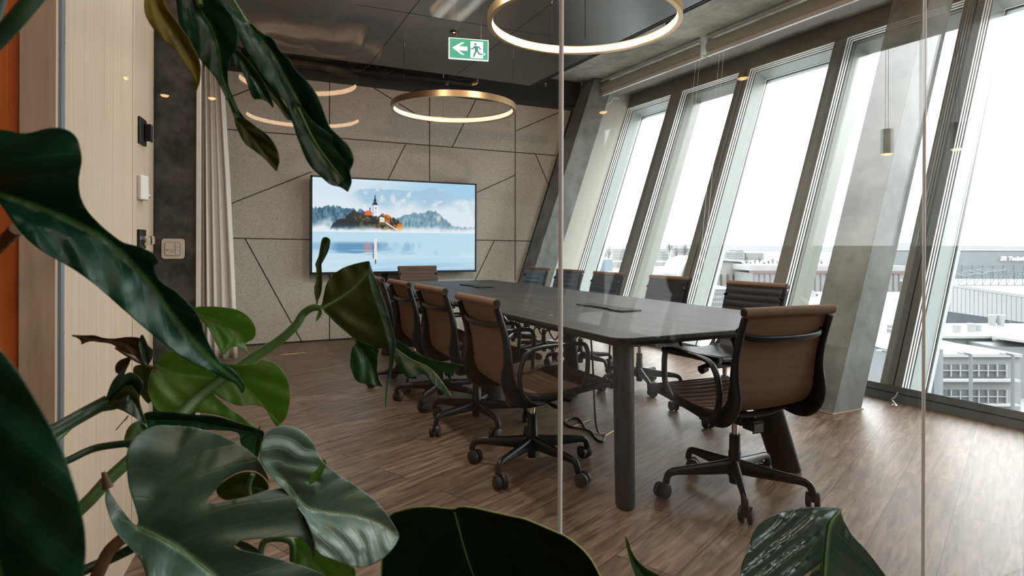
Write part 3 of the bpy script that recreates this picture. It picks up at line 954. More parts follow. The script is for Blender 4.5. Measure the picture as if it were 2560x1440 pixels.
# cable from the table to the floor box
mb = MB()
fl = lambda px, py: on_plane(px, py, (0, 0, 1), 0.006)
cp = [Vector((1.90, 2.86, TZ - 0.075)), Vector((1.905, 2.84, 0.45)), Vector((1.90, 2.80, 0.15)), fl(1512, 1085), fl(1508, 1103), fl(1492, 1098), fl(1478, 1080), fl(1455, 1072), fl(1425, 1066), fl(1412, 1056), fl(1420, 1048), fl(1442, 1045), fl(1455, 1056), fl(1463, 1072)]
mb.tube(spline(cp, 8), 0.0055, 8)
o = mb.build('power_cable', M['black_plastic'], smooth=60); tag(o, 'black power cable hanging from the table and looping on the floor', 'cable')
# floor outlet boxes (framed lids flush with the planks)
for quad, lb in ((((1428, 1069), (1476, 1049), (1558, 1063), (1512, 1090)), 'flush floor outlet lid under the table beside the looping cable'), (((1218, 970), (1254, 961), (1292, 966), (1262, 976)), 'flush floor outlet lid under the table behind the second left chair'), (((672, 882), (742, 878), (766, 881), (700, 887)), 'flush floor outlet lid near the acoustic wall')):
    q = [on_plane(x, y, (0, 0, 1), 0.001) for x, y in quad]
    c = sum(q, Vector()) / 4
    t = thing('floor_outlet', lb, 'floor outlet', (c.x, c.y, 0))
    mb = MB(); mb.prism([c + (p - c) * 0.97 for p in q], (0, 0, 0.002)); mb.build('lid', M['floor'], t, off=t.location)
    mb = MB()
    for i in range(4):
        mb.tube([q[i], q[(i + 1) % 4]], 0.0022, 6)
    mb.build('lid_frame', M['gold'], t, off=t.location)

# ================================================================== office chairs
PROF = spline([(0.318, 0, 0.447), (0.30, 0, 0.455), (0.22, 0, 0.452), (0.12, 0, 0.440), (0.02, 0, 0.430), (-0.07, 0, 0.428), (-0.14, 0, 0.437), (-0.19, 0, 0.465), (-0.218, 0, 0.51), (-0.228, 0, 0.57), (-0.238, 0, 0.65), (-0.258, 0, 0.735), (-0.285, 0, 0.82), (-0.302, 0, 0.868)], 5)


def prof_normals(pts):
    out = []
    for i in range(len(pts)):
        a, b = pts[max(i - 1, 0)], pts[min(i + 1, len(pts) - 1)]
        d = (b - a).normalized()
        out.append(Vector((-d.z, 0, d.x)) * -1)   # towards the sitter
    return out


def resample(pts, step):
    L = [0]
    for a, b in zip(pts, pts[1:]):
        L.append(L[-1] + (b - a).length)
    n = int(L[-1] / step)
    out = []
    j = 0
    for k in range(n + 1):
        s = L[-1] * k / n
        while j < len(L) - 2 and L[j + 1] < s:
            j += 1
        tt = (s - L[j]) / max(L[j + 1] - L[j], 1e-9)
        out.append(pts[j].lerp(pts[j + 1], tt))
    return out


HW = 0.228  # half width of the sling


def make_chair(label, front_mat, back_mat):
    t = thing('office_chair', label, 'chair', (0, 0, 0), 0, 'swivel chairs around the conference table')
    pts = resample(PROF, 0.0075)
    nr = prof_normals(pts)
    # find bend
    bend = min(range(len(pts)), key=lambda i: (pts[i] - Vector((-0.19, 0, 0.465))).length)

    def sling(i0, i1, name):
        mb = MB()
        ny = 9
        idx = list(range(i0, i1 + 1))
        rib = 0.048
        for side in (1, -1):
            for i in idx:
                s = i * 0.0075
                ph = (s % rib) / rib
                puff = 0.006 * (abs(math.sin(math.pi * ph)) ** 0.55) if side == 1 else 0.0012 * abs(math.sin(math.pi * ph))
                for k in range(ny):
                    y = -HW + 2 * HW * k / (ny - 1)
                    edge = min(1.0, (HW - abs(y)) / 0.03)
                    sag = -0.010 * (1 - (y / HW) ** 2)
                    off = (0.004 + puff * (0.3 + 0.7 * edge)) * side if side == 1 else -0.004 - puff
                    mb.v.append(pts[i] + nr[i] * (off + sag) + Vector((0, y, 0)))
        m = len(idx)
        for side in (0, 1):
            o0 = side * m * ny
            for a in range(m - 1):
                for k in range(ny - 1):
                    q = (o0 + a * ny + k, o0 + a * ny + k + 1, o0 + (a + 1) * ny + k + 1, o0 + (a + 1) * ny + k)
                    mb.f.append(q if side else q[::-1]); mb.mi.append(side)
        for a in range(m - 1):
            for k in (0, ny - 1):
                mb.f.append((a * ny + k, (a + 1) * ny + k, m * ny + (a + 1) * ny + k, m * ny + a * ny + k)); mb.mi.append(0)
        for a in (0, m - 1):
            for k in range(ny - 1):
                mb.f.append((a * ny + k, a * ny + k + 1, m * ny + a * ny + k + 1, m * ny + a * ny + k)); mb.mi.append(0)
        return mb
    st = sling(2, bend, 's').build('seat', [front_mat, back_mat], t, smooth=45)
    bk = sling(bend, len(pts) - 2, 'b').build('backrest', [front_mat, back_mat], t, smooth=45)
    # rolled ends
    for p, par, nm in ((pts[-1] + Vector((-0.012, 0, 0.0)), bk, 'top_roll'), (pts[0] + Vector((0.002, 0, -0.010)), st, 'front_roll')):
        mb = MB(); mb.tube([p + Vector((0, -HW - 0.012, 0)), p + Vector((0, HW + 0.012, 0))], 0.0205, 22)
        rl = mb.build(nm, back_mat if nm == 'top_roll' else front_mat, par, smooth=40)
        for s in (-1, 1):
            mb = MB(); mb.tube([p + Vector((0, s * (HW + 0.011), 0)), p + Vector((0, s * (HW + 0.016), 0))], 0.0145, 18)
            mb.build('roll_end', M['black_plastic'], par, smooth=40)
    # side ribs
    for s in (-1, 1):
        rp = resample(PROF, 0.02)
        rn = prof_normals(rp)
        path, sec = [], []
        for i, p in enumerate(rp[1:-1]):
            n_ = rn[i + 1]
            d = (p - Vector((-0.19, 0, 0.47))).length
            hh = 0.015 + 0.023 * math.exp(-(d / 0.13) ** 2)
            path.append(p - n_ * (hh + 0.001) + Vector((0, s * (HW + 0.004), 0)))
            sec.append((0.0115, hh))
        mb = MB()
        # explicit sections so the rib keeps its depth in the side plane
        for i, p in enumerate(path):
            n_ = rn[i + 1]
            for k in range(12):
                a = 2 * math.pi * k / 12
                ca, sa = math.cos(a), math.sin(a)
                ca = math.copysign(abs(ca) ** 0.6, ca); sa = math.copysign(abs(sa) ** 0.6, sa)
                mb.v.append(p + Vector((0, ca * sec[i][0], 0)) + n_ * (sa * sec[i][1]))
        for i in range(len(path) - 1):
            for k in range(12):
                k2 = (k + 1) % 12
                mb.f.append((i * 12 + k, i * 12 + k2, (i + 1) * 12 + k2, (i + 1) * 12 + k)); mb.mi.append(0)
        mb.f.append(tuple(range(11, -1, -1))); mb.mi.append(0)
        mb.f.append(tuple((len(path) - 1) * 12 + k for k in range(12))); mb.mi.append(0)
        mb.build('side_rail', M['black_metal'], t, smooth=50)
        # arm loop
        y = s * (HW + 0.045)
        ap = [(0.135, 0, 0.425), (0.150, 0, 0.50), (0.158, 0, 0.59), (0.150, 0, 0.640), (0.118, 0, 0.662), (0.0, 0, 0.662), (-0.10, 0, 0.658), (-0.165, 0, 0.640), (-0.200, 0, 0.59), (-0.212, 0, 0.52), (-0.198, 0, 0.455), (-0.150, 0, 0.405), (-0.07, 0, 0.392)]
        path = spline([Vector((a, y - s * (0.03 if i in (0, len(ap) - 1) else 0.0), c)) for i, (a, b, c) in enumerate(ap)], 5)
        mb = MB(); mb.tube(path, 0.01, 12, sect=(0.0105, 0.0145), up=(0, 1, 0))
        # up=(0,1,0): width lies in the side plane
        mb.build('armrest', M['black_metal'], t, smooth=60)
    # back brace
    mb = MB()
    br = [Vector((-0.262 - 0.001, -HW, 0.80)), Vector((-0.290, -HW + 0.035, 0.765)), Vector((-0.305, -0.10, 0.755)), Vector((-0.308, 0, 0.754)), Vector((-0.305, 0.10, 0.755)), Vector((-0.290, HW - 0.035, 0.765)), Vector((-0.262 - 0.001, HW, 0.80))]
    mb.tube(spline(br, 6), 0.01, 12, sect=(0.015, 0.0075), up=(1, 0, 0.2))
    mb.build('back_brace', M['black_metal'], t, smooth=60)
    # under-seat spreaders, tilt box, levers
    mb = MB()
    for x in (0.12, -0.09):
        q = [Vector((x, -HW, 0.412)), Vector((x * 0.9, -0.12, 0.385)), Vector((x * 0.8, 0, 0.378)), Vector((x * 0.9, 0.12, 0.385)), Vector((x, HW, 0.412))]
        mb.tube(spline(q, 5), 0.012, 10, sect=(0.016, 0.010), up=(1, 0, 0))
    mb.build('seat_spreader', M['black_metal'], t, smooth=60)
    mb = MB(); mb.box((-0.085, -0.045, 0.335), (0.14, 0.045, 0.385)); mb.box((-0.14, -0.035, 0.325), (-0.08, 0.035, 0.37))
    mb.build('tilt_mechanism', M['black_plastic'], t, bevel=0.008)
    mb = MB(); mb.tube([(0.14, 0, 0.35), (0.185, 0, 0.34)], 0.01, 10); mb.tube([(0.18, 0, 0.342), (0.225, 0, 0.332)], [0.026, 0.028], 18)
    mb.build('tension_knob', M['black_plastic'], t, smooth=40)
    mb = MB(); mb.tube([(0.02, -0.04, 0.352), (0.025, -0.16, 0.352)], 0.006, 8); mb.tube([(0.025, -0.15, 0.352), (0.027, -0.215, 0.350)], 0.01, 10, sect=[(0.014, 0.005), (0.022, 0.006)])
    mb.build('lever', M['black_plastic'], t, smooth=40)
    mb = MB(); mb.tube([(0, 0, 0.26), (0, 0, 0.34)], 0.014, 18); mb.build('gas_lift', M['steel'], t, smooth=40)
    mb = MB(); mb.lathe([(0.0, 0.275), (0.024, 0.275), (0.025, 0.20), (0.028, 0.195), (0.028, 0.15), (0.036, 0.125), (0.036, 0.09), (0.026, 0.085), (0.024, 0.052), (0, 0.052)][::-1], n=24)
    mb.build('column_sleeve', M['black_metal'], t, smooth=35)
    # base star
    leg0 = None
    for k in range(5):
        if leg0 is None:
            mb = MB()
            lp = [Vector((0.02, 0, 0.128)), Vector((0.10, 0, 0.122)), Vector((0.20, 0, 0.117)), Vector((0.275, 0, 0.113)), Vector((0.305, 0, 0.104)), Vector((0.318, 0, 0.085)), Vector((0.322, 0, 0.062))]
            sc = [(0.021, 0.036), (0.018, 0.030), (0.0155, 0.023), (0.0145, 0.0185), (0.015, 0.017), (0.015, 0.0155), (0.0155, 0.0155)]
            pp = spline(lp, 5)
            ss = []
            for i in range(len(pp)):
                u = i / 5.0; a = min(int(u), len(sc) - 2); q = u - a
                ss.append((sc[a][0] * (1 - q) + sc[a + 1][0] * q, sc[a][1] * (1 - q) + sc[a + 1][1] * q))
            mb.tube(pp, 0.01, 14, sect=ss, up=(-0.05, 0, 1) if False else None)
            leg = mb.build('base_leg', M['black_metal'], t, smooth=50)
            leg0 = leg
            cm = MB()
            cm.tube([(0.322, 0, 0.066), (0.322, 0, 0.05)], 0.009, 10)
            for sgn in (-1, 1):
                cm.tube([(0.347, sgn * 0.007, 0.0335), (0.347, sgn * 0.012, 0.0335), (0.347, sgn * 0.026, 0.0335), (0.347, sgn * 0.030, 0.0335)], [0.031, 0.0335, 0.0325, 0.026], 24)
            cm.box((0.318, -0.012, 0.030), (0.350, 0.012, 0.052))
            cs = cm.build('caster', M['wheel'], leg0, smooth=40)
            # recentre the caster on its swivel
            for v in cs.data.vertices:
                v.co.x -= 0.322
            cs.location = (0.322, 0, 0)
            leg0['_first'] = 1
            del leg0['_first']
        else:
            leg = leg0.copy(); COL.objects.link(leg); leg.parent = t
            c2 = cs.copy(); COL.objects.link(c2); c2.parent = leg
    return t


def set_base(t, off, casters):
    k = 0
    for ch in t.children:
        if ch.name.startswith('base_leg'):
            ch.rotation_euler = (0, 0, math.radians(off + 72 * k))
            for c in ch.children:
                c.rotation_euler = (0, 0, math.radians(casters[k]))
            k += 1


chairA = make_chair('x', M['leather'], M['back_fabric'])
chairs = [  # x, y, facing deg (0 = +X), base offset, casters, label
    (1.50, 2.79, 0, -4, (100, 200, 150, 60, 20), 'brown office chair nearest the camera on the left side of the table'),
    (1.54, 3.61, 2, -20, (60, 150, 210, 40, 300), 'brown office chair second from the camera on the left side of the table'),
    (1.53, 4.25, 0, 10, (30, 110, 250, 160, 80), 'brown office chair third from the camera on the left side of the table'),
    (1.52, 4.86, -2, 30, (130, 80, 10, 220, 290), 'brown office chair farthest along the left side, half hidden by the leaf'),
    (2.17, 2.08, 86, 1, (220, 30, 160, 90, 100), 'large brown office chair seen from behind at the near end of the table'),
    (2.30, 6.92, 270, 12, (40, 120, 170, 230, 300), 'tan office chair at the far end below the television'),
    (3.10, 3.06, 184, 20, (60, 150, 210, 40, 300), 'dark office chair by the windows nearest the camera, beside the big column'),
    (3.12, 3.99, 181, -8, (20, 100, 220, 140, 280), 'dark brown office chair by the windows, second from the big column'),
    (3.12, 4.86, 180, 30, (100, 40, 190, 70, 250), 'dark office chair by the windows, third from the big column'),
    (3.12, 5.55, 182, 5, (70, 130, 20, 200, 310), 'dark office chair by the windows, second from the back corner column'),
    (3.12, 6.26, 182, 44, (10, 90, 160, 250, 330), 'dark office chair by the windows, farthest one beside the back corner column'),
]
chairB = None
for i, (x, y, rz, bo, cs_, lb) in enumerate(chairs):
    o = chairA if i == 0 else copy_tree(chairA)
    o.location = (x, y, 0)
    o.rotation_euler = (0, 0, math.radians(rz))
    o['label'] = lb
    set_base(o, bo, cs_)
# rating label under the near end chair
near = [o for o in COL.objects if o.get('label', '').startswith('large brown office chair')][0]
mb = MB(); mb.box((-0.146, -0.03, 0.318), (-0.14, 0.03, 0.365), 0)
for k in range(5):
    mb.box((-0.1465, -0.024, 0.325 + k * 0.007), (-0.146, 0.024, 0.3275 + k * 0.007), 1)
mb.build('rating_plate', [M['black_plastic'], simple('grey_print', (0.35, 0.35, 0.34), 0.6)], near)
# window-side chairs and far chair: dark look under sky reflections put into the leather
for o in COL.objects:
    if o.get('label', '').startswith('dark') and o.name.startswith('office_chair'):
        for ch in o.children:
            if ch.name.startswith(('seat.', 'backrest')) or ch.name == 'seat':
                ch.data = ch.data if False else ch.data
dark_cache = {}
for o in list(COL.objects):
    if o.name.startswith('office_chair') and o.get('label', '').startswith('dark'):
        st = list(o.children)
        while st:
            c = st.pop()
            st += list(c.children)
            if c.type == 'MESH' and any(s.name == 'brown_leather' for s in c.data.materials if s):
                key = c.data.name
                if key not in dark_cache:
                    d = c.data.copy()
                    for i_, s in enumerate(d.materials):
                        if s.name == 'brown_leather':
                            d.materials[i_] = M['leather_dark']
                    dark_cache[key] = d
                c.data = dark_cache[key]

# ================================================================== television
def srgb(c):
    c = np.asarray(c, dtype=float)
    return np.where(c <= 0.04045, c / 12.92, ((c + 0.055) / 1.055) ** 2.4)


def vnoise(w_, h_, sx, sy, seed=0):
    r = np.random.RandomState(seed)
    g = r.rand(int(sy) + 3, int(sx) + 3)
    x = np.linspace(0, sx, w_); y = np.linspace(0, sy, h_)
    xi = x.astype(int); yi = y.astype(int)
    fx = x - xi; fy = y - yi
    fx = fx * fx * (3 - 2 * fx); fy = fy * fy * (3 - 2 * fy)
    a = g[np.ix_(yi, xi)]; b = g[np.ix_(yi, xi + 1)]; c = g[np.ix_(yi + 1, xi)]; d = g[np.ix_(yi + 1, xi + 1)]
    return (a * (1 - fx) + b * fx) * (1 - fy)[:, None] + (c * (1 - fx) + d * fx) * fy[:, None]


def fbm(w_, h_, sx, sy, seed=0, oc=4):
    s = 0; t = 0
    for k in range(oc):
        s = s + vnoise(w_, h_, sx * 2 ** k, sy * 2 ** k, seed + k) * 0.5 ** k
        t += 0.5 ** k
    return s / t


def lake_picture(W, H):
    u = np.linspace(0, 1, W)[None, :] * np.ones((H, 1)); v = np.linspace(0, 1, H)[:, None] * np.ones((1, W))
    mixc = lambda A, B, f: A * (1 - f[..., None]) + np.asarray(B) * f[..., None]
    sm = lambda a, b, x: np.clip((x - a) / (b - a), 0, 1) ** 2 * (3 - 2 * np.clip((x - a) / (b - a), 0, 1))
    img = np.zeros((H, W, 3)) + np.array([0.66, 0.83, 0.94])
    img = mixc(img, (0.90, 0.94, 0.98), sm(0.9, 0.2, u + v * 0.4) * 0.8)
    ridge = np.interp(u[0], [0.2, 0.255, 0.30, 0.37, 0.417, 0.486, 0.565, 0.624, 0.67, 0.707, 0.74, 0.786, 0.83, 0.89, 0.97, 1], [0.2, 0.12, 0.105, 0.083, 0.10, 0.09, 0.10, 0.10, 0.08, 0.05, 0.055, 0.09, 0.12, 0.15, 0.155, 0.19])
    ridge = ridge + (fbm(W, 1, 60, 1, 3)[0] - 0.5) * 0.018
    mt = sm(-0.004, 0.004, v - ridge[None, :]) * sm(0.16, 0.3, u)
    mcol = mixc(np.zeros((H, W, 3)) + np.array([0.66, 0.80, 0.90]), (0.86, 0.90, 0.93), sm(0.55, 0.75, fbm(W, H, 30, 14, 9)))
    img = img * (1 - mt[..., None]) + mcol * mt[..., None]
    fog = sm(0.16, 0.36, v + (fbm(W, H, 9, 5, 20) - 0.5) * 0.22)
    img = mixc(img, (0.91, 0.945, 0.97), fog * 0.92)
    # forests
    tn = fbm(W, H, 90, 26, 31)
    jag = (vnoise(W, 1, 110, 1, 5)[0] - 0.5) * 0.035
    top = np.interp(u[0], [0, 0.13, 0.2, 0.28, 0.34], [0.315, 0.29, 0.32, 0.33, 0.40]) + jag
    f1 = sm(0, 0.012, v - top[None, :]) * sm(0.54, 0.40, v + (fbm(W, H, 22, 9, 44) - 0.5) * 0.14) * sm(0.40, 0.3, u)
    fc = np.array([0.24, 0.42, 0.52])[None, None] + (tn[..., None] - 0.5) * np.array([0.5, 0.5, 0.42])
    img = img * (1 - 0.92 * f1[..., None]) + fc * 0.92 * f1[..., None]
    top = np.interp(u[0], [0.47, 0.53, 0.59, 0.65, 0.69, 0.735, 0.765, 0.80, 0.84, 0.86, 0.95, 1.0], [0.44, 0.37, 0.345, 0.35, 0.31, 0.315, 0.36, 0.41, 0.47, 0.49, 0.50, 0.49]) + jag * 0.6
    f2 = sm(0, 0.01, v - top[None, :]) * sm(0.57, 0.47, v + (fbm(W, H, 24, 9, 47) - 0.5) * 0.12) * sm(0.455, 0.475, u)
    fc2 = np.array([0.42, 0.58, 0.66])[None, None] + (tn[..., None] - 0.5) * np.array([0.55, 0.45, 0.40])
    img = img * (1 - 0.9 * f2[..., None]) + fc2 * 0.9 * f2[..., None]
    rock = np.exp(-(((u - 0.755) / 0.014) ** 2 + ((v - 0.40) / 0.045) ** 2)); img = mixc(img, (0.90, 0.90, 0.88), rock * 0.9)
    # island
    top = np.interp(u[0], [0.095, 0.13, 0.17, 0.22, 0.243, 0.27, 0.33, 0.375, 0.41, 0.44, 0.485, 0.52, 0.536], [0.53, 0.45, 0.42, 0.36, 0.32, 0.38, 0.375, 0.39, 0.36, 0.37, 0.43, 0.45, 0.53]) + jag * 0.8
    isl = sm(0, 0.01, v - top[None, :]) * sm(0.565, 0.53, v + (fbm(W, H, 30, 12, 51) - 0.5) * 0.05) * sm(0.093, 0.10, u) * sm(0.538, 0.532, u)
    tt = fbm(W, H, 70, 30, 77)
    ic = np.zeros((H, W, 3)) + np.array([0.10, 0.14, 0.18])
    ic = mixc(ic, (0.42, 0.36, 0.16), sm(0.46, 0.62, tt) * sm(0.2, 0.3, u))
    ic = mixc(ic, (0.88, 0.50, 0.14), sm(0.44, 0.58, fbm(W, H, 44, 20, 88)) * sm(0.36, 0.44, u + 0.5 * (0.42 - v)) * 0.95)
    ic = mixc(ic, (0.75, 0.50, 0.30), sm(0.60, 0.70, fbm(W, H, 50, 24, 95)) * sm(0.46, 0.40, v))
    ic = mixc(ic, (0.32, 0.50, 0.66), sm(0.46, 0.56, v) * sm(0.38, 0.30, u) * 0.6)
    img = img * (1 - isl[..., None]) + ic * isl[..., None]

    def rect(u0, u1, v0, v1, c):
        m = (u > u0) & (u < u1) & (v > v0) & (v < v1)
        img[m] = c
    # church roof, tower, spire, house, stair
    m = (v > 0.335 + np.abs(u - 0.315) * 0.6) & (v < 0.385) & (u > 0.275) & (u < 0.345); img[m] = (0.90, 0.42, 0.20)
    m = (v > 0.335 + np.abs(u - 0.287) * 1.9) & (v < 0.385) & (u > 0.272) & (u < 0.30); img[m] = (0.30, 0.27, 0.36)
    rect(0.341, 0.376, 0.272, 0.39, (0.95, 0.95, 0.97)); rect(0.341, 0.352, 0.272, 0.39, (0.74, 0.80, 0.90))
    rect(0.361, 0.366, 0.295, 0.32, (0.25, 0.27, 0.32)); rect(0.361, 0.365, 0.345, 0.36, (0.35, 0.36, 0.4))
    wd = np.interp(v[:, 0], [0.155, 0.20, 0.215, 0.235, 0.245, 0.275], [0.0015, 0.004, 0.008, 0.007, 0.010, 0.020])
    m = (np.abs(u - 0.358) < wd[:, None]) & (v > 0.155) & (v < 0.275); img[m] = (0.17, 0.18, 0.24)
    rect(0.325, 0.331, 0.30, 0.345, (0.35, 0.27, 0.27))
    m = (v > 0.385 + np.abs(u - 0.40) * 1.6) & (v < 0.46) & (u > 0.387) & (u < 0.416); img[m] = (0.93, 0.90, 0.86)
    m = (v > 0.375 + np.abs(u - 0.397) * 1.2) & (v < 0.40 + np.abs(u - 0.397) * 0.6) & (u > 0.375) & (u < 0.42); img[m] = (0.25, 0.26, 0.33)
    m = (np.abs(v - (0.46 + (u - 0.42) * 1.15)) < 0.008) & (u > 0.42) & (u < 0.50); img[m] = (0.92, 0.90, 0.90)
    # mist over the water
    ms = sm(0.50, 0.565, v + (fbm(W, H, 26, 12, 61) - 0.5) * 0.07)
    img = mixc(img, (0.93, 0.96, 0.98), ms * 0.85 * (v < 0.6))
    # lake
    lk = v > 0.572
    lc = np.zeros((H, W, 3)) + np.array([0.76, 0.89, 0.96])
    rp = vnoise(W, H, 12, 120, 70)
    band = sm(0.66, 0.71, v) * sm(0.82, 0.76, v + (rp - 0.5) * 0.08)
    lc = mixc(lc, (0.34, 0.55, 0.72), band * (0.35 + 0.5 * sm(0.08, 0.16, u)) * sm(0.50, 0.36, u + (fbm(W, H, 20, 6, 71) - 0.5) * 0.2))
    lc = mixc(lc, (0.52, 0.72, 0.85), band * sm(0.45, 0.6, fbm(W, H, 16, 3, 73)) * sm(0.42, 0.55, u) * sm(0.85, 0.7, u) * 0.7)
    lc = mixc(lc, (0.86, 0.58, 0.60), band * np.exp(-((u - 0.315) / 0.02) ** 2) * 0.7)
    lc = mixc(lc, (0.58, 0.76, 0.90), sm(0.84, 1.0, v) * sm(0.15, 0.5, u) * 0.7)
    lc = mixc(lc, (0.88, 0.94, 0.98), sm(0.4, 0.8, fbm(W, H, 4, 40, 75)) * 0.5 * sm(0.75, 0.85, v))
    m = (np.abs(u - 0.350) < 0.006) & (v > 0.70) & (v < 0.86); lc[m] = (0.36, 0.52, 0.70)
    m = (np.abs(u - 0.362) < 0.009 + 0.003 * (rp - 0.5)) & (v > 0.64) & (v < 0.88); lc[m] = (0.97, 0.91, 0.87)
    m = (np.abs(u - 0.362) < 0.003) & (v > 0.87) & (v < 0.915); lc[m] = (0.24, 0.32, 0.42)
    img = np.where(lk[..., None], lc, img)
    return np.clip(img, 0, 1)


TVX0, TVX1, TVZ0, TVZ1 = 1.10, 3.21, 0.79, 1.955
TVY = BACK - 0.14
# measured on the wall plane: pull the size in for the nearer screen plane
def _tv(v_, c_):
    return v_ * TVY / BACK if c_ == 'x' else CAM_H + (v_ - CAM_H) * TVY / BACK
tx0, tx1, tz0, tz1 = _tv(TVX0, 'x'), _tv(TVX1, 'x'), _tv(TVZ0, 'z'), _tv(TVZ1, 'z')
t = thing('television', 'large flat television on a dark stand showing a misty lake with a church island', 'television', ((tx0 + tx1) / 2, TVY, 0))
mb = MB(); bz = 0.018
mb.box((tx0 + 0.01, TVY, tz0 + 0.01), (tx1 - 0.01, TVY + 0.05, tz1 - 0.01))
mb.box((tx0, TVY - 0.012, tz0), (tx0 + bz, TVY + 0.03, tz1)); mb.box((tx1 - bz, TVY - 0.012, tz0), (tx1, TVY + 0.03, tz1))
mb.box((tx0, TVY - 0.012, tz1 - bz), (tx1, TVY + 0.03, tz1)); mb.box((tx0, TVY - 0.012, tz0), (tx1, TVY + 0.03, tz0 + bz * 1.3))
mb.build('housing', M['black_plastic'], t, off=t.location)
W_, H_ = 440, 248
img = srgb(lake_picture(W_, H_))
xs = np.linspace(tx0 + bz, tx1 - bz, W_) - t.location.x; zs = np.linspace(tz1 - bz, tz0 + bz * 1.3, H_)
vv = np.zeros((H_, W_, 3)); vv[..., 0] = xs[None]; vv[..., 1] = -0.003; vv[..., 2] = zs[:, None]
ii = np.arange(H_ * W_).reshape(H_, W_)
ff = np.stack([ii[:-1, :-1], ii[1:, :-1], ii[1:, 1:], ii[:-1, 1:]], -1).reshape(-1, 4)
me = bpy.data.meshes.new('screen'); me.from_pydata(vv.reshape(-1, 3).tolist(), [], ff.tolist())
ca = me.color_attributes.new('picture', 'FLOAT_COLOR', 'POINT')
cc = np.ones((H_ * W_, 4)); cc[:, :3] = img.reshape(-1, 3); ca.data.foreach_set('color', cc.ravel())
m, nt, b = new_mat('lit_screen'); at_ = nt.nodes.new('ShaderNodeAttribute'); at_.attribute_name = 'picture'
b.inputs['Base Color'].default_value = (0.01, 0.01, 0.01, 1); b.inputs['Roughness'].default_value = 0.35
nt.links.new(at_.outputs['Color'], b.inputs['Emission Color']); b.inputs['Emission Strength'].default_value = 0.40
me.materials.append(m); so = bpy.data.objects.new('screen', me); COL.objects.link(so); so.parent = t
mb = MB(); cx = t.location.x
p = on_plane(965, 700, (0, 1, 0), TVY); q = on_plane(1018, 700, (0, 1, 0), TVY)
for x in (p.x, q.x):
    mb.box((x - 0.035, TVY + 0.05, 0.06), (x + 0.035, TVY + 0.09, tz0 + 0.6))
mb.box((p.x, TVY + 0.055, 0.60), (q.x, TVY + 0.085, 0.63)); mb.box((p.x, TVY + 0.055, 0.70), (q.x, TVY + 0.085, 0.72))
mb.box((p.x - 0.3, TVY - 0.10, 0.0), (q.x + 0.3, TVY + 0.12, 0.06))
mb.build('stand', M['black_metal'], t, off=t.location)

# ================================================================== exit sign hanging from the raft
c = P(1172, 123, 4.9)
t = thing('exit_sign', 'green and white emergency exit sign with arrow and running figure', 'sign', c)
rz = math.radians(-14)
t.rotation_euler = (0, 0, rz)
SW, SH = 0.318, 0.166
mb = MB(); mb.box((-SW / 2, 0, -SH / 2), (SW / 2, 0.02, SH / 2)); mb.build('lamp_box', simple('sign_white', (0.75, 0.8, 0.78), 0.5, emit=(0.8, 0.95, 0.9), estr=0.36), t, bevel=0.002)
mb = MB(); mb.box((-SW / 2 + 0.006, -0.002, -SH / 2 + 0.006), (SW / 2 - 0.006, -0.0005, SH / 2 - 0.006)); mb.build('green_field', simple('sign_green', (0.05, 0.28, 0.19), 0.5, emit=(0.06, 0.30, 0.20), estr=0.22), t)
mw = simple('sign_symbol', (0.8, 0.85, 0.82), 0.5, emit=(0.85, 0.95, 0.92), estr=0.4)


def poly(pts, y, mi=0, mbx=None, th=0.001):
    # picture units: x 0..280, y 0..150 of the sign face
    q = [Vector((-SW / 2 + x / 280 * SW, y, SH / 2 - yy / 150 * SH)) for x, yy in pts]
    a = sum(q[i].x * q[(i + 1) % len(q)].z - q[(i + 1) % len(q)].x * q[i].z for i in range(len(q)))
    if a < 0:
        q = q[::-1]
    mbx.prism(q, (0, -th, 0), mi)


mb = MB()
poly([(25, 72), (90, 30), (110, 30), (68, 60), (130, 60), (130, 88), (68, 88), (110, 118), (90, 118)][:], -0.002, 0, mb)
mb.build('arrow', mw, t)
mb = MB(); poly([(152, 18), (240, 18), (240, 136), (152, 136)], -0.002, 0, mb); mb.build('door_symbol', mw, t)
mgr = simple('sign_figure_green', (0.04, 0.20, 0.14), 0.5, emit=(0.05, 0.25, 0.17), estr=0.2)
mb = MB()
cir = [(186 + 9 * math.cos(a), 38 + 9 * math.sin(a)) for a in [2 * math.pi * k / 18 for k in range(18)]]
poly(cir, -0.0035, 0, mb)
for pg in ([(178, 50), (206, 50), (204, 86), (184, 86)], [(178, 50), (186, 60), (168, 76), (152, 74), (152, 68), (164, 68)], [(196, 50), (214, 52), (228, 72), (222, 77), (209, 62)],
           [(184, 82), (200, 84), (190, 104), (178, 130), (168, 130), (176, 104)], [(192, 80), (206, 82), (216, 100), (240, 102), (240, 112), (210, 111)]):
    poly(pg, -0.0035, 0, mb)
mb.build('running_figure', mgr, t)
mw2 = MB(); poly([(240, 102), (252, 96), (258, 102), (252, 112), (240, 112)], -0.002, 0, mw2); mw2.build('foot_symbol', mw, t)
mb = MB()
for x in (-0.1, 0.1):
    mb.tube([(x, 0.01, SH / 2), (x, 0.01, SOFF - c.z)], 0.0012, 6)
mb.build('hanging_wire', M['black_metal'], t)
q = on_plane(1135, 80, (0, 0, 1), SOFF)
t = thing('recessed_downlight', 'small round black downlight in the dark ceiling raft above the exit sign', 'downlight', (q.x, q.y, SOFF))
mb = MB(); mb.lathe([(0.0, -0.004), (0.018, -0.004), (0.032, -0.012), (0.042, -0.004), (0.042, 0.0)], n=28); mb.build('trim_ring', M['black_plastic'], t, smooth=40)
mb = MB(); mb.lathe([(0, -0.0085), (0.010, -0.0085), (0.010, -0.003)], n=16); mb.build('lens', simple('downlight_lens', (0.4, 0.25, 0.15), 0.4, emit=(1, 0.5, 0.25), estr=0.8), t)
q = on_plane(1671, 52, (0, 0, 1), CEIL - 0.12)
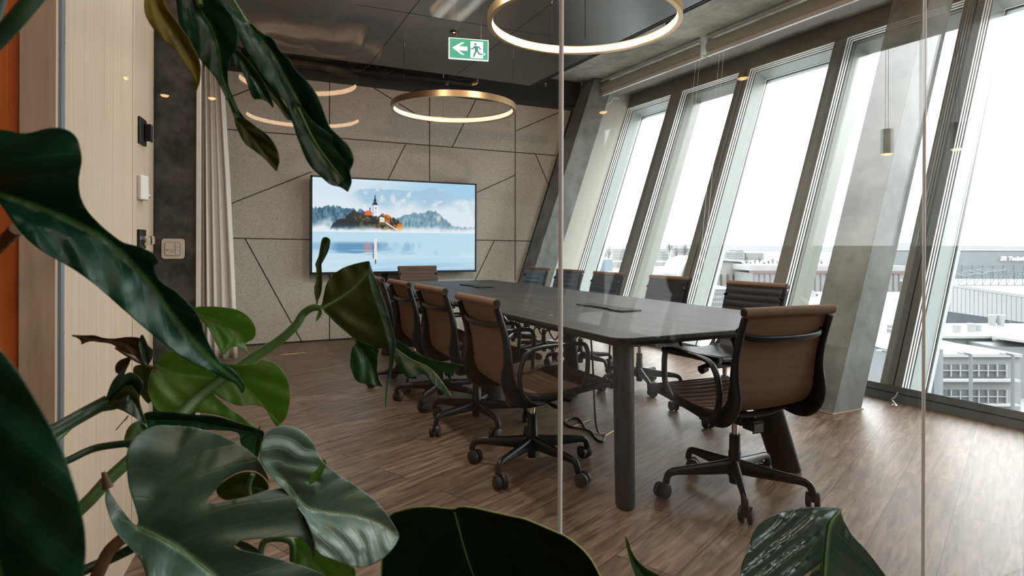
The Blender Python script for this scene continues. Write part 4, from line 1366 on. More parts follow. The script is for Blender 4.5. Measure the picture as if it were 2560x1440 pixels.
t = thing('ceiling_spotlight', 'small black spotlight on the concrete ceiling inside the big ring lamp', 'spotlight', (q.x, q.y, CEIL - 0.12))
mb = MB(); mb.tube([(0, 0, 0.0), (0, 0, -0.10)], [0.03, 0.024], 20); mb.build('lamp_head', M['black_plastic'], t, smooth=40)
mb = MB(); mb.tube([(0, 0, 0.0), (0, 0, 0.12)], 0.008, 10); mb.build('stem', M['black_plastic'], t, smooth=40)

# ================================================================== curtain in the left back corner
mb = MB()
nf = 90
rows = [(0.03, 1.12), (0.9, 1.0), (1.8, 0.84), (2.6, 0.66), (3.04, 0.50)]
YC = 6.6
vs = []
for (z, sp_) in rows:
    row = []
    for k in range(nf):
        u = k / (nf - 1)
        x = -0.022 + (0.265 * sp_) * u
        y = YC + 0.032 * math.sin(u * 2 * math.pi * 4.0 + 0.5 * z + 1.3 * math.sin(3 * u)) + 0.008 * math.sin(u * 31 + z)
        row.append((x + 0.008 * math.cos(u * 2 * math.pi * 4.0), y, z))
    vs.append(row)
# finer rows by interpolation
fine = []
for i in range(len(vs) - 1):
    for s in range(6):
        f = s / 6
        fine.append([tuple(a * (1 - f) + b * f for a, b in zip(p, q)) for p, q in zip(vs[i], vs[i + 1])])
fine.append(vs[-1])
for r_ in fine:
    mb.v += [Vector(p) for p in r_]
for i in range(len(fine) - 1):
    for k in range(nf - 1):
        mb.f.append((i * nf + k, i * nf + k + 1, (i + 1) * nf + k + 1, (i + 1) * nf + k)); mb.mi.append(0)
t = thing('curtain', 'pale linen curtain gathered in the back left corner', 'curtain', (0.1, YC, 0))
o = mb.build('cloth', M['curtain'], t, smooth=80, off=t.location)
sd = o.modifiers.new('thick', 'SOLIDIFY'); sd.thickness = 0.003
mb = MB(); mb.box((-0.03, YC - 0.03, 3.035), (0.30, YC + 0.03, 3.07)); mb.build('rail', M['black_metal'], t, off=t.location)

# ================================================================== switches and handles
def at_stone(px, py):
    return on_plane(px, py, (0, 1, 0), 2.9)


c = at_stone(433, 622)
t = thing('wall_switch', 'square cream wall switch on the dark concrete pier', 'switch', c)


def rrect(w_, h_, r, n=5):
    return [(x, z) for x, z in round_rect(-w_ / 2, w_ / 2, -h_ / 2, h_ / 2, r, n)]


mb = MB(); mb.prism([Vector((x, 0, z)) for x, z in rrect(0.084, 0.083, 0.012)], (0, -0.010, 0)); mb.build('cover_frame', M['cream_plastic'], t, bevel=0.002)
mb = MB(); mb.prism([Vector((x - 0.002, -0.010, z)) for x, z in rrect(0.056, 0.055, 0.008)], (0, -0.001, 0), 1); mb.prism([Vector((x - 0.002, -0.011, z)) for x, z in rrect(0.053, 0.052, 0.007)], (0, -0.003, 0), 0)
mb.build('rocker', [M['cream_plastic'], simple('switch_gap', (0.12, 0.11, 0.1), 0.7)], t)
mb = MB(); mb.box((0.007, -0.0146, -0.024), (0.008, -0.0138, 0.024)); mb.box((0.008, -0.0146, 0.0075), (0.024, -0.0138, 0.0085)); mb.box((0.008, -0.0146, -0.0085), (0.024, -0.0138, -0.0075)); mb.box((-0.028, -0.0146, -0.0045), (0.007, -0.0138, -0.0035))
mb.box((-0.013, -0.0146, -0.0135), (0.003, -0.0138, -0.0125)); mb.box((-0.013, -0.0146, -0.0118), (0.001, -0.0138, -0.0112))
mb.tube([(-0.021, -0.0135, -0.006), (-0.021, -0.0148, -0.006)], 0.0018, 10)
mb.build('key_lines', simple('switch_lines', (0.10, 0.09, 0.08), 0.7), t)


def wall_item(name, label, cat, px, py0, py1, wd, dep, mat, extra=None):
    base = wood_at(px)
    Zd = (base - CAM).dot(FWD)
    z0 = P(px, py1, Zd).z; z1 = P(px, py0, Zd).z
    t = thing(name, label, cat, (base.x, base.y, (z0 + z1) / 2), math.atan2(WNRM.y, WNRM.x))
    return t, (z1 - z0)


# local frame: +X = out of the wall, Y = along the wall
t, h = wall_item('door_handle_plate', 'black recessed door pull with a grip, upper one on the oak strip', 'door handle', 352, 296, 362, 0.06, 0.01, None)
mb = MB(); mb.box((0, -0.05, -h / 2), (0.008, 0.05, h / 2)); mb.build('plate', M['black_metal'], t, bevel=0.002)
mb = MB(); mb.box((0.008, 0.012, -h * 0.33), (0.030, 0.022, h * 0.33)); mb.box((0.022, 0.012, -h * 0.33), (0.030, 0.048, h * 0.33)); mb.build('grip', M['black_plastic'], t, bevel=0.003)
t, h = wall_item('motion_sensor', 'white curved wall sensor between the two black door fittings', 'sensor', 350, 440, 500, 0.06, 0.02, None)
mb = MB()
pp = [(0, -0.045), (0.012, -0.045), (0.022, -0.03), (0.026, 0.0), (0.022, 0.03), (0.012, 0.045), (0, 0.045)]
mb.prism([Vector((x, y, -h / 2)) for x, y in pp], (0, 0, h)); mb.build('sensor_body', M['white_plastic'], t, bevel=0.003)
mb = MB(); mb.tube([(0.02, 0.026, -h * 0.32), (0.030, 0.028, -h * 0.32)], [0.009, 0.005], 16); mb.build('lens', simple('sensor_lens', (0.5, 0.5, 0.48), 0.2), t, smooth=40)
t, h = wall_item('door_lock', 'black lock fitting, lower one on the oak strip, partly behind the leaf', 'lock', 351, 574, 622, 0.06, 0.01, None)
mb = MB(); mb.box((0, -0.05, -h / 2), (0.010, 0.045, h / 2)); mb.build('plate', M['black_metal'], t, bevel=0.002)
mb = MB(); mb.tube([(0.010, 0.015, -0.005), (0.034, 0.015, -0.005)], 0.019, 20); mb.box((0.03, 0.010, -0.018), (0.044, 0.020, 0.012)); mb.build('thumb_turn', M['steel'], t, smooth=40)

# window prop on the floor by the sill
q = on_plane(2237, 1015, (0, 0, 1), 0)
t = thing('door_stop', 'small chrome stop on the floor beside the window sill', 'door stop', (q.x, q.y, 0))
mb = MB(); mb.lathe([(0, 0), (0.02, 0), (0.02, 0.008), (0.012, 0.012), (0.006, 0.02), (0, 0.02)], n=18); mb.build('foot', M['steel'], t, smooth=40)
mb = MB(); mb.tube(spline([(0, 0, 0.015), (0.0, 0.02, 0.04), (0.01, 0.0, 0.065), (0.025, -0.01, 0.10)], 5), 0.006, 10); mb.build('arm', M['steel'], t, smooth=60)

# ================================================================== the hall behind the viewer (seen as reflections in the glass)
def MP(px, py, Z):
    p = P(px, py, Z)
    return Vector((p.x, 2 * GY - p.y, p.z))


hall = [(320, 195, 4.0, 'pendant lamp of the hall, leftmost of the three in front of the wooden wall'), (412, 238, 4.4, 'pendant lamp of the hall, middle of the three near the wooden wall'), (530, 245, 4.6, 'pendant lamp of the hall, rightmost of the three near the wooden wall'),
        (1508, 280, 4.9, 'pendant lamp of the hall reflected on the beige wall beside the corner column'), (1857, 195, 3.9, 'pendant lamp of the hall reflected below the blind'), (2217, 384, 4.3, 'pendant lamp of the hall reflected in front of the big column'), (2393, 372, 4.0, 'pendant lamp of the hall reflected beside the right window frame')]
for px, py, Z, lb in hall:
    p = MP(px, py, Z)
    t = thing('pendant_lamp', lb, 'pendant lamp', p, 0, 'pendant lamps of the hall')
    mb = MB(); mb.lathe([(0.0, 0.17), (0.031, 0.17), (0.031, 0.0), (0.027, 0.0), (0.027, 0.03)][::-1], n=24); mb.build('shade', M['black_plastic'], t, smooth=40)
    mb = MB(); mb.lathe([(0, -0.014), (0.018, -0.011), (0.028, -0.001)], n=24); mb.build('diffuser', simple('warm_glow', (0.9, 0.6, 0.4), 0.5, emit=(1.0, 0.50, 0.18), estr=11.0) if 'warm_glow' not in bpy.data.materials else bpy.data.materials['warm_glow'], t)
    mb = MB(); mb.tube([(0, 0, 0.17), (0, 0, CEIL - p.z)], 0.003, 8); mb.build('cord', M['black_plastic'], t)
for px, py, Z, R_, lb in ((748, 200, 5.68, 0.54, 'bronze ring lamp of the hall hanging nearer to the glass'), (760, 290, 7.3, 0.66, 'bronze ring lamp of the hall hanging farther from the glass')):
    p = MP(px, py, Z)
    o = ring_lamp(p.x, p.y, p.z, R_, lb, lit='ring_light_bright'); o['group'] = 'ring lamps of the hall'
    for ch in o.children:
        if ch.name.startswith('hanging_wire') or ch.name.startswith('wire_anchor'):
            ch.location.z = 0.0
# uplighter dish with its lamp
p = MP(835, 128, 5.1)
t = thing('dish_uplighter', 'round metal dish lamp of the hall shining up at the concrete', 'lamp', p)
mb = MB(); mb.lathe([(0.0, -0.035), (0.08, -0.03), (0.16, -0.005), (0.19, 0.02), (0.186, 0.022), (0.155, 0.002), (0.08, -0.02), (0, -0.025)], n=48); mb.build('dish', simple('satin_gold_dish', (0.75, 0.62, 0.5), 0.3, 1.0), t, smooth=50)
mb = MB(); mb.tube([(0, 0, -0.02), (0, 0, CEIL - p.z)], 0.012, 12); mb.build('stem', M['black_plastic'], t, smooth=40)
lo = lamp('uplighter_bulb', 'POINT', p + Vector((0.0, 0.03, 0.03)), 200, (1.0, 0.56, 0.30), 0.02)
# ducts
for (pa, pb, r_, Z, lb) in (((560, 95), (850, 55), 0.13, 5.55, 'round spiral air duct of the hall nearer to the uplighter'), ((640, 135), (900, 118), 0.12, 5.95, 'round spiral air duct of the hall farther from the uplighter')):
    a = MP(pa[0], pa[1], Z); b = MP(pb[0], pb[1], Z + 0.35); a.z = b.z = 3.12
    t = thing('air_duct', lb, 'air duct', (a + b) / 2, 0, 'air ducts of the hall')
    pts = [a.lerp(b, k / 14) + Vector((0, 0, 0.02 * math.sin(k * 1.3))) for k in range(-8, 18)]
    mb = MB(); mb.tube(pts, r_, 28); mb.build('duct_pipe', simple('zinc_duct', (0.6, 0.6, 0.6), 0.32, 1.0) if 'zinc_duct' not in bpy.data.materials else bpy.data.materials['zinc_duct'], t, smooth=60, off=t.location)
    mb = MB()
    for k in range(0, 25, 3):
        d = (pts[k + 1] - pts[k]).normalized()
        mb.tube([pts[k], pts[k] + d * 0.02], r_ + 0.006, 28)
    mb.build('duct_band', bpy.data.materials['zinc_duct'], t, smooth=40, off=t.location)
# ceiling luminaire of the hall
p = MP(1165, 25, 5.6); p.z = CEIL - 0.06
t = thing('louvre_luminaire', 'white louvred ceiling luminaire of the hall', 'ceiling light', p)
mb = MB(); mb.box((-0.17, -0.5, 0.0), (0.17, 0.5, 0.06)); mb.build('housing', M['frame_white'], t)
mb = MB()
for s in (-0.1, 0.1):
    mb.box((s - 0.035, -0.48, -0.006), (s + 0.035, 0.48, 0.0))
mb.build('tube_light', simple('cool_tube', (0.9, 0.9, 0.9), 0.5, emit=(0.85, 1.0, 0.95), estr=5.0), t)
mb = MB()
for k in range(20):
    mb.box((-0.16, -0.48 + k * 0.05, -0.03), (0.16, -0.475 + k * 0.05, -0.006))
mb.build('louvre', M['frame_white'], t)
# added fill lamps that brighten the room and hall, each with its own light
def downlight(x, y, z, en, label, group, col=(1.0, 0.93, 0.84)):
    t = thing('added_fill_lamp', label, 'downlight', (x, y, z), 0, group)
    mb = MB(); mb.lathe([(0.062, -0.002), (0.074, -0.008), (0.082, -0.004), (0.082, 0.0)], n=28); mb.build('trim_ring', M['black_plastic'], t, smooth=40)
    mb = MB(); mb.lathe([(0, -0.0025), (0.062, -0.0025)], n=28)
    mb.build('lens', bpy.data.materials.get('fill_lens') or simple('fill_lens', (0.8, 0.75, 0.7), 0.5, emit=col, estr=3.0), t)
    lo_ = lamp('fill_light', 'AREA', (0, 0, -0.006), en, col, 0.12)
    lo_.parent = t
    return t


row_ = ['nearest the glass', 'second from the glass', 'third from the glass']
for xi, (x_, sd_) in enumerate(((0.8, 'left'), (2.7, 'right'))):
    for yi, y_ in enumerate((1.8, 2.9, 4.0)):
        downlight(x_, y_, SOFF, ((2.5, 4.5, 13.0), (3.5, 7.5, 14.5))[xi][yi], 'added fill lamp in the dark ceiling raft, %s row, %s' % (sd_, row_[yi]), 'added fill lamps of the ceiling raft')
for xi, (x_, sd_) in enumerate(((0.5, 'left'), (2.3, 'right'))):
    for yi, y_ in enumerate((-0.5, -2.3, -4.6)):
        if xi == 1 and yi == 2:
            continue
        downlight(x_, y_, CEIL, 3.6, 'added fill lamp in the hall ceiling, %s row, %s' % (sd_, row_[yi]), 'added fill lamps of the hall')
# counter and bar stools by the hall windows
t = thing('bar_counter', 'tall dark counter by the hall windows', 'counter', (4.05, -0.75, 0))
mb = MB(); mb.box((3.85, -2.1, 0), (4.45, 0.45, 1.10)); mb.build('body', simple('dark_brown_laminate', (0.035, 0.022, 0.016), 0.5), t, off=t.location)
mb = MB(); mb.box((3.80, -2.15, 1.10), (4.5, 0.5, 1.14)); mb.build('counter_top', M['black_metal'], t, off=t.location, bevel=0.004)
stool0 = thing('bar_stool', 'black bar stool at the hall counter, nearest the partition', 'stool', (3.35, 0.0, 0), math.radians(8), 'bar stools at the hall counter')
mb = MB()
for sx in (-1, 1):
    for sy in (-1, 1):
        mb.tube([(sx * 0.20, sy * 0.20, 0), (sx * 0.13, sy * 0.14, 0.72)], 0.010, 10)
for z, e in ((0.28, 0.173), (0.0, 0)):
    if e:
        cs4 = [(-e, -e, z), (e, -e, z), (e, e, z), (-e, e, z)]
        for i in range(4):
            mb.tube([cs4[i], cs4[(i + 1) % 4]], 0.008, 8)
mb.build('leg_frame', M['black_metal'], stool0, smooth=40)
mb = MB()
cs_ = []
for i in range(9):
    for k in range(11):
        u = i / 8; w__ = (k / 10 - 0.5) * 2
        x = -0.20 + 0.40 * u if u < 0.7 else 0.08 + 0.10 * (u - 0.7) / 0.3
        z = 0.73 + (0.03 * w__ * w__) + (0 if u < 0.7 else 0.33 * (u - 0.7) / 0.3)
        mb.v.append(Vector((x, w__ * 0.21, z)))
for i in range(8):
    for k in range(10):
        mb.f.append((i * 11 + k, (i + 1) * 11 + k, (i + 1) * 11 + k + 1, i * 11 + k + 1)); mb.mi.append(0)
so_ = mb.build('seat_shell', M['black_plastic'], stool0, smooth=60)
sd = so_.modifiers.new('thick', 'SOLIDIFY'); sd.thickness = 0.015
for (x, y, rz_, lb) in ((3.30, -0.65, 190, 'black bar stool at the hall counter, second from the partition'), (3.38, -1.30, 172, 'black bar stool at the hall counter, farthest from the partition')):
    c2 = copy_tree(stool0); c2.location = (x, y, 0); c2.rotation_euler = (0, 0, math.radians(rz_)); c2['label'] = lb

# ================================================================== view outside
GZ = -14.0
ext = {  # distance haze put into these pale, low-contrast colours
    'snow': simple('snow_roof', (0.146, 0.150, 0.152), 0.9, noise=0.05, nscale=0.2),
    'pale': simple('pale_facade', (0.098, 0.101, 0.101), 0.8),
    'cream': simple('cream_facade', (0.109, 0.105, 0.098), 0.8),
    'glassy': simple('pale_blue_glazing', (0.061, 0.073, 0.079), 0.4),
    'grey': simple('pale_grey_cladding', (0.078, 0.085, 0.090), 0.7),
    'blue': simple('light_blue_cladding', (0.044, 0.065, 0.085), 0.7),
    'red': simple('hazed_red_fascia', (0.070, 0.042, 0.042), 0.8),
    'dark': simple('dark_opening', (0.027, 0.031, 0.033), 0.6),
    'slate': simple('slate_blue_recess', (0.012, 0.018, 0.024), 0.6),
    'tree': simple('bare_branches', (0.056, 0.058, 0.061), 0.9),
    'steel': simple('galvanised_truss', (0.051, 0.057, 0.061), 0.7),
}
R0 = RGT0


def XB(mb, x0, x1, yt, yb, Z, dep, mi=0):
    """box facing the viewer's direction: pixel columns x0..x1, rows yt..yb (None = down to the ground) at depth Z"""
    a = P(x0, yt, Z); b = P(x1, yt, Z)
    zt = (a.z + b.z) / 2
    zb = GZ if yb is None else P((x0 + x1) / 2, yb, Z).z
    d = FWD * dep
    a.z = b.z = zb
    h = Vector((0, 0, zt - zb))
    mb.hexa([a, b, b + d, a + d, a + h, b + h, b + d + h, a + d + h], mi)


mb = MB(); mb.box((8, -300, GZ - 1), (2400, 2400, GZ), 0)
mb.box((-900, 60, GZ - 1), (8, 2400, GZ), 0)
o = struct('ground_outside', mb, simple('snowy_apron', (0.115, 0.117, 0.12), 0.9, noise=0.12, nscale=0.02))
o['label'] = 'pale snowy airport apron far below the windows'; o['category'] = 'ground'

# hill line, its haze put into the pale colour
mb = MB(); pts = []
xsq = list(range(1300, 2900, 40))
for x in xsq:
    y = 622 - 14 * math.exp(-((x - 1650) / 260) ** 2) - 26 * math.exp(-((x - 2600) / 420) ** 2) - 5 * math.sin(x / 57.0) * 0.4
    pts.append((x, y))
for i, (x, y) in enumerate(pts):
    p = P(x, y, 1900); q = P(x, y, 1900) + FWD * 300
    mb.v += [Vector((p.x, p.y, GZ)), Vector((p.x, p.y, max(p.z, GZ + 2))), Vector((q.x, q.y, max(p.z, GZ + 2) * 1.05)), Vector((q.x, q.y, GZ))]
for i in range(len(pts) - 1):
    for k in range(3):
        mb.f.append((i * 4 + k, (i + 1) * 4 + k, (i + 1) * 4 + k + 1, i * 4 + k + 1)); mb.mi.append(0)
o = mb.build('distant_hills', simple('hazy_snowy_hills', (0.16, 0.168, 0.174), 0.95)); tag(o, 'faint snowy hills on the horizon, haze put into their colour', 'hills', kind='structure')


def building(name, label, body, roof=None, mat='pale'):
    t = thing(name, label, 'building', (0, 0, GZ))
    x0, x1, yt, yb, Z, dep = body
    c = P((x0 + x1) / 2, 617, Z); t.location = (c.x, c.y, GZ)
    mb = MB(); XB(mb, x0, x1, yt, yb, Z, dep); mb.build('body', ext[mat], t, off=t.location)
    if roof:
        mb = MB(); XB(mb, x0 - 1, x1 + 1, yt - roof, yt, Z - 0.3, dep + 0.6); mb.build('snowy_roof', ext['snow'], t, off=t.location)
    return t


def bands(t, x0, x1, rows, Z, mat='glassy', cols=None, name='window_band'):
    for (ya, yb) in rows:
        mb = MB()
        if cols:
            n, duty = cols
            w_ = (x1 - x0) / n
            for k in range(n):
                XB(mb, x0 + k * w_, x0 + (k + duty) * w_, ya, yb, Z - 0.15, 0.3)
        else:
            XB(mb, x0, x1, ya, yb, Z - 0.15, 0.3)
        mb.build(name, ext[mat], t, off=t.location)


t = building('office_block', 'long white office block with dark window bands, seen through the far windows', (1531, 1672, 623, None, 520, 60), 1.0, 'cream')
bands(t, 1533, 1671, [(628, 631), (635, 638), (642, 645), (649, 652)], 520)
t = building('office_block', 'cream low office building below the banded block', (1528, 1690, 656, None, 430, 40), 1.0, 'cream')
bands(t, 1532, 1688, [(661, 664), (668, 671)], 430, cols=(16, 0.6))
t = building('office_block', 'cream block with square windows right of the banded block', (1696, 1815, 622, None, 600, 30), 1.0, 'cream')
bands(t, 1700, 1730, [(629, 633), (638, 642), (646, 650)], 600, cols=(5, 0.6)); bands(t, 1742, 1812, [(629, 633), (638, 642), (646, 650)], 600, cols=(12, 0.6))
t = building('apartment_tower', 'pale distant apartment tower, left one of the pair', (1816, 1862, 631, None, 700, 30), 0.8, 'pale')
bands(t, 1819, 1860, [(635, 637), (640, 642), (645, 647), (650, 652)], 700, cols=(6, 0.5))
t = building('apartment_tower', 'pale distant apartment tower, right one of the pair', (1866, 1910, 633, None, 705, 30), 0.8, 'cream')
bands(t, 1869, 1908, [(637, 639), (642, 644), (647, 649)], 705, cols=(6, 0.5))
t = building('apartment_tower', 'taller hazy tower behind the pair of distant towers', (1838, 1858, 626, None, 780, 20), 0.5, 'grey')
t = building('storage_hall', 'light blue box-shaped hall in the first window', (1468, 1532, 648, None, 330, 40), None, 'blue')
t = building('storage_hall', 'small grey hall with pale roof left of the blue hall', (1466, 1496, 641, None, 385, 12), 1.2, 'glassy')
# white hangars
t = thing('hangar', 'white hangar with sloping snowy roof behind the far chairs', 'building', P(1640, 700, 260)); t.location.z = GZ
mb = MB(); XB(mb, 1560, 1700, 690, None, 260, 46); mb.build('body', ext['pale'], t, off=t.location)
a, b = P(1556, 690, 259), P(1700, 690, 259); c_, d_ = P(1590, 670, 308), P(1700, 668, 308)
mb = MB(); mb.hexa([a, b, d_, c_, a + Vector((0, 0, 0.6)), b + Vector((0, 0, 0.6)), d_ + Vector((0, 0, 0.6)), c_ + Vector((0, 0, 0.6))]); mb.build('snowy_roof', ext['snow'], t, off=t.location)
mb = MB()
for x in range(1570, 1720, 24):
    XB(mb, x, x + 2.4, 694, 735, 259.6, 0.3)
mb.build('wall_slot', ext['dark'], t, off=t.location)
t = thing('hangar', 'tall white gabled hangar left of the red-striped hangar', 'building', P(1800, 700, 230)); t.location.z = GZ
mb = MB()
q = [P(1700, 690, 230), P(1712, 660, 230), P(1745, 646, 230), P(1850, 655, 230), P(1880, 688, 230)]
lo_ = [Vector((q[-1].x, q[-1].y, GZ)), Vector((q[0].x, q[0].y, GZ))]
mb.prism(q + lo_, FWD * 26); mb.build('body', ext['cream'], t, off=t.location)
mb = MB()
for i in range(len(q) - 1):
    u_ = Vector((0, 0, 0.8)); mb.hexa([q[i] - FWD, q[i + 1] - FWD, q[i + 1] + FWD * 27, q[i] + FWD * 27, q[i] - FWD + u_, q[i + 1] - FWD + u_, q[i + 1] + FWD * 27 + u_, q[i] + FWD * 27 + u_])
mb.build('snowy_roof', ext['snow'], t, off=t.location)
mb = MB()
for x in (1786, 1789, 1801, 1804, 1817, 1820, 1832, 1835):
    XB(mb, x, x + 1.4, 686, 724, 229.6, 0.3)
mb.build('wall_slot', ext['dark'], t, off=t.location)
t = thing('hangar', 'long pale hangar with a haze-paled red stripe under its snowy roof', 'building', P(2070, 700, 210)); t.location.z = GZ
mb = MB(); XB(mb, 1884, 2262, 684, None, 210, 18); mb.build('body', ext['pale'], t, off=t.location)
mb = MB(); XB(mb, 1874, 2266, 664, 677, 212, 16); mb.build('snowy_roof', ext['snow'], t, off=t.location)
mb = MB(); XB(mb, 1876, 2264, 677, 683, 209.5, 1); mb.build('red_fascia', ext['red'], t, off=t.location)
mb = MB()
for x in range(1884, 2262, 14):
    XB(mb, x, x + 1.2, 684, 728, 209.6, 0.3)
mb.build('door_joint', ext['red'], t, off=t.location)
t = building('terminal_wing', 'low white wing with rows of small windows below the gabled hangar', (1700, 1838, 724, None, 150, 20), 2.0, 'pale')
bands(t, 1710, 1834, [(731, 737), (744, 750), (757, 763), (770, 776)], 150, cols=(22, 0.6))
# hangar with the sign
t = building('hangar', 'huge hazy grey hangar carrying white lettering at the right edge', (2235, 2900, 627, None, 300, 40), 1.5, 'grey')
mb = MB(); XB(mb, 2245, 2900, 664, 700, 299.5, 0.5); mb.build('door_band', ext['glassy'], t, off=t.location)
mb = MB()
for x in range(2250, 2880, 26):
    XB(mb, x, x + 1.2, 664, 700, 299.2, 0.3)
mb.build('door_post', ext['pale'], t, off=t.location)
fc = bpy.data.curves.new('sign_text', 'FONT'); fc.body = 'SR Technics'; fc.size = 1.0; fc.shear = 0.25; fc.extrude = 0.05; fc.offset = 0.02
tmp = bpy.data.objects.new('lettering', fc); COL.objects.link(tmp)
bpy.context.view_layer.update()
me = bpy.data.meshes.new_from_object(tmp.evaluated_get(bpy.context.evaluated_depsgraph_get()))
bpy.data.objects.remove(tmp)
lt = bpy.data.objects.new('lettering', me); me.materials.append(simple('white_letters', (0.6, 0.6, 0.6), 0.7)); COL.objects.link(lt)
lt.parent = t
xs_ = [v.co.x for v in me.vertices]; wdt = max(xs_) - min(xs_)
k = 70 / F_PX * 299 / wdt
pp_ = P(2499, 651, 299) - Vector(t.location)
lt.matrix_local = Matrix.Translation(pp_ - FWD * 0.4) @ Matrix((R0, UP0, -FWD)).transposed().to_4x4() @ Matrix.Scale(k, 4)
# ribbed hall with fins
t = thing('ribbed_hall', 'long hall with upright white fins over a slate blue facade at the right', 'building', P(2480, 760, 110)); t.location.z = GZ
a, b = P(2345, 712, 122), P(2760, 775, 92)
a0, b0 = P(2345, 775, 122), P(2760, 835, 92)
fw = FWD * 12
mb = MB(); mb.hexa([Vector((a.x, a.y, GZ)), Vector((b.x, b.y, GZ)), Vector((b.x, b.y, GZ)) + fw, Vector((a.x, a.y, GZ)) + fw, a, b, b + fw, a + fw]); mb.build('body', ext['slate'], t, off=t.location)
mb = MB(); u_ = Vector((0, 0, 0.5)); mb.hexa([a - FWD, b - FWD, b + fw, a + fw, a - FWD + u_, b - FWD + u_, b + fw + u_, a + fw + u_]); mb.build('roof_edge', ext['snow'], t, off=t.location)
for k in range(34):
    f = k / 33
    c_ = a.lerp(b, f)
    zb = a0.z * (1 - f) + b0.z * f
    mb = MB(); d2 = (b - a).normalized() * 0.26
    q0 = Vector((c_.x, c_.y, zb)) - FWD * 0.6
    mb.hexa([q0 - d2, q0 + d2, q0 + d2 + FWD * 0.5, q0 - d2 + FWD * 0.5, q0 - d2 + Vector((0, 0, c_.z - zb)), q0 + d2 + Vector((0, 0, c_.z - zb)), q0 + d2 + FWD * 0.5 + Vector((0, 0, c_.z - zb)), q0 - d2 + FWD * 0.5 + Vector((0, 0, c_.z - zb))])
    mb.build('fin', ext['snow'], t, off=t.location)
# roof truss beyond
t = thing('roof_truss', 'grey lattice roof truss above the ribbed hall', 'truss', P(2500, 700, 170)); t.location.z = P(2500, 706, 170).z
mb = MB(); N_ = 22
up_ = [P(2396 + k * 20, 688 + (3 if k % 2 else 0) - 14 * math.exp(-((k - 6) / 3.0) ** 2), 170) for k in range(N_)]
lw_ = [P(2396 + k * 20, 713, 170) for k in range(N_)]
for k in range(N_ - 1):
    mb.tube([up_[k], up_[k + 1]], 0.14, 6); mb.tube([lw_[k], lw_[k + 1]], 0.14, 6)
    mb.tube([lw_[k], up_[k + 1]], 0.09, 6); mb.tube([up_[k], lw_[k]], 0.09, 6)
    mb.tube([up_[k], up_[k + 1] + FWD * 8], 0.09, 6); mb.tube([up_[k] + FWD * 8, up_[min(k + 1, N_ - 1)] + FWD * 8], 0.12, 6)
for k in (0, 10, 21):
    mb.tube([lw_[k], Vector((lw_[k].x, lw_[k].y, GZ))], 0.25, 8)
mb.build('lattice', ext['steel'], t, off=t.location)
# near roofs
t = building('terminal_building', 'near white building with two rows of wide windows at the lower right', (2282, 2552, 893, None, 50, 14), 0, 'pale')
mb = MB(); a, b = P(2228, 893, 49.6), P(2556, 893, 49.6); c_, d_ = P(2430, 870, 64), P(2240, 842, 64)
u_ = Vector((0, 0, 0.25)); mb.hexa([a, b, c_, d_, a + u_, b + u_, c_ + u_, d_ + u_]); mb.build('snowy_roof', ext['snow'], t, off=t.location)
for (ya, yb) in ((912, 942), (976, 1008)):
    mb = MB(); mb2 = MB()
    XB(mb, 2355, 2518, ya, yb, 49.85, 0.3, 0)
    w_ob = mb.build('window_row', ext['dark'], t, off=t.location)
    for k in range(8):
        XB(mb2, 2355 + k * 23.2 - 1.2, 2355 + k * 23.2 + 1.2, ya, yb, 49.7, 0.3)
    XB(mb2, 2355, 2518, (ya + yb) / 2 - 0.8, (ya + yb) / 2 + 0.8, 49.7, 0.3)
    mb2.build('glazing_bars', ext['snow'], w_ob)
    for o_ in w_ob.children:
        for v_ in o_.data.vertices:
            v_.co -= Vector(t.location)
mb = MB(); XB(mb, 2282, 2552, 950, 955, 49.3, 0.8); XB(mb, 2282, 2552, 1012, 1016, 49.3, 0.8); mb.build('ledge', ext['snow'], t, off=t.location)
t = building('terminal_building', 'grey stair block in front of the near white building, beside the leaning frame', (2216, 2358, 874, None, 44, 4), 1.5, 'grey')
mb = MB(); XB(mb, 2335, 2347, 900, 1010, 43.8, 0.3); mb.build('grey_panel', ext['glassy'], t, off=t.location)
t = building('rooftop_block', 'flat snowy roof block with vents behind the near white building', (2330, 2480, 846, None, 66, 8), 0, 'grey')
mb = MB(); a, b = P(2330, 846, 65.5), P(2486, 846, 65.5); c_, d_ = P(2440, 818, 82), P(2340, 815, 82); mb.hexa([a, b, c_, d_, a + u_, b + u_, c_ + u_, d_ + u_]); mb.build('snowy_roof', ext['snow'], t, off=t.location)
t = building('rooftop_block', 'higher snowy roof block at the right edge', (2490, 2800, 868, None, 62, 18), 0, 'grey')
mb = MB(); a, b = P(2480, 846, 61.5), P(2800, 890, 61.5); c_, d_ = P(2800, 812, 83), P(2500, 822, 83); mb.hexa([a, b, c_, d_, a + u_, b + u_, c_ + u_, d_ + u_]); mb.build('snowy_roof', ext['snow'], t, off=t.location)
t = building('rooftop_block', 'wide snowy roof behind the roof vents', (2330, 2640, 815, None, 88, 3), 0, 'snow')
t = building('rooftop_block', 'white building seen between the big column and the next mullion', (2170, 2240, 890, None, 52, 8), 2, 'pale')
bands(t, 2175, 2236, [(905, 925)], 52, cols=(3, 0.8))
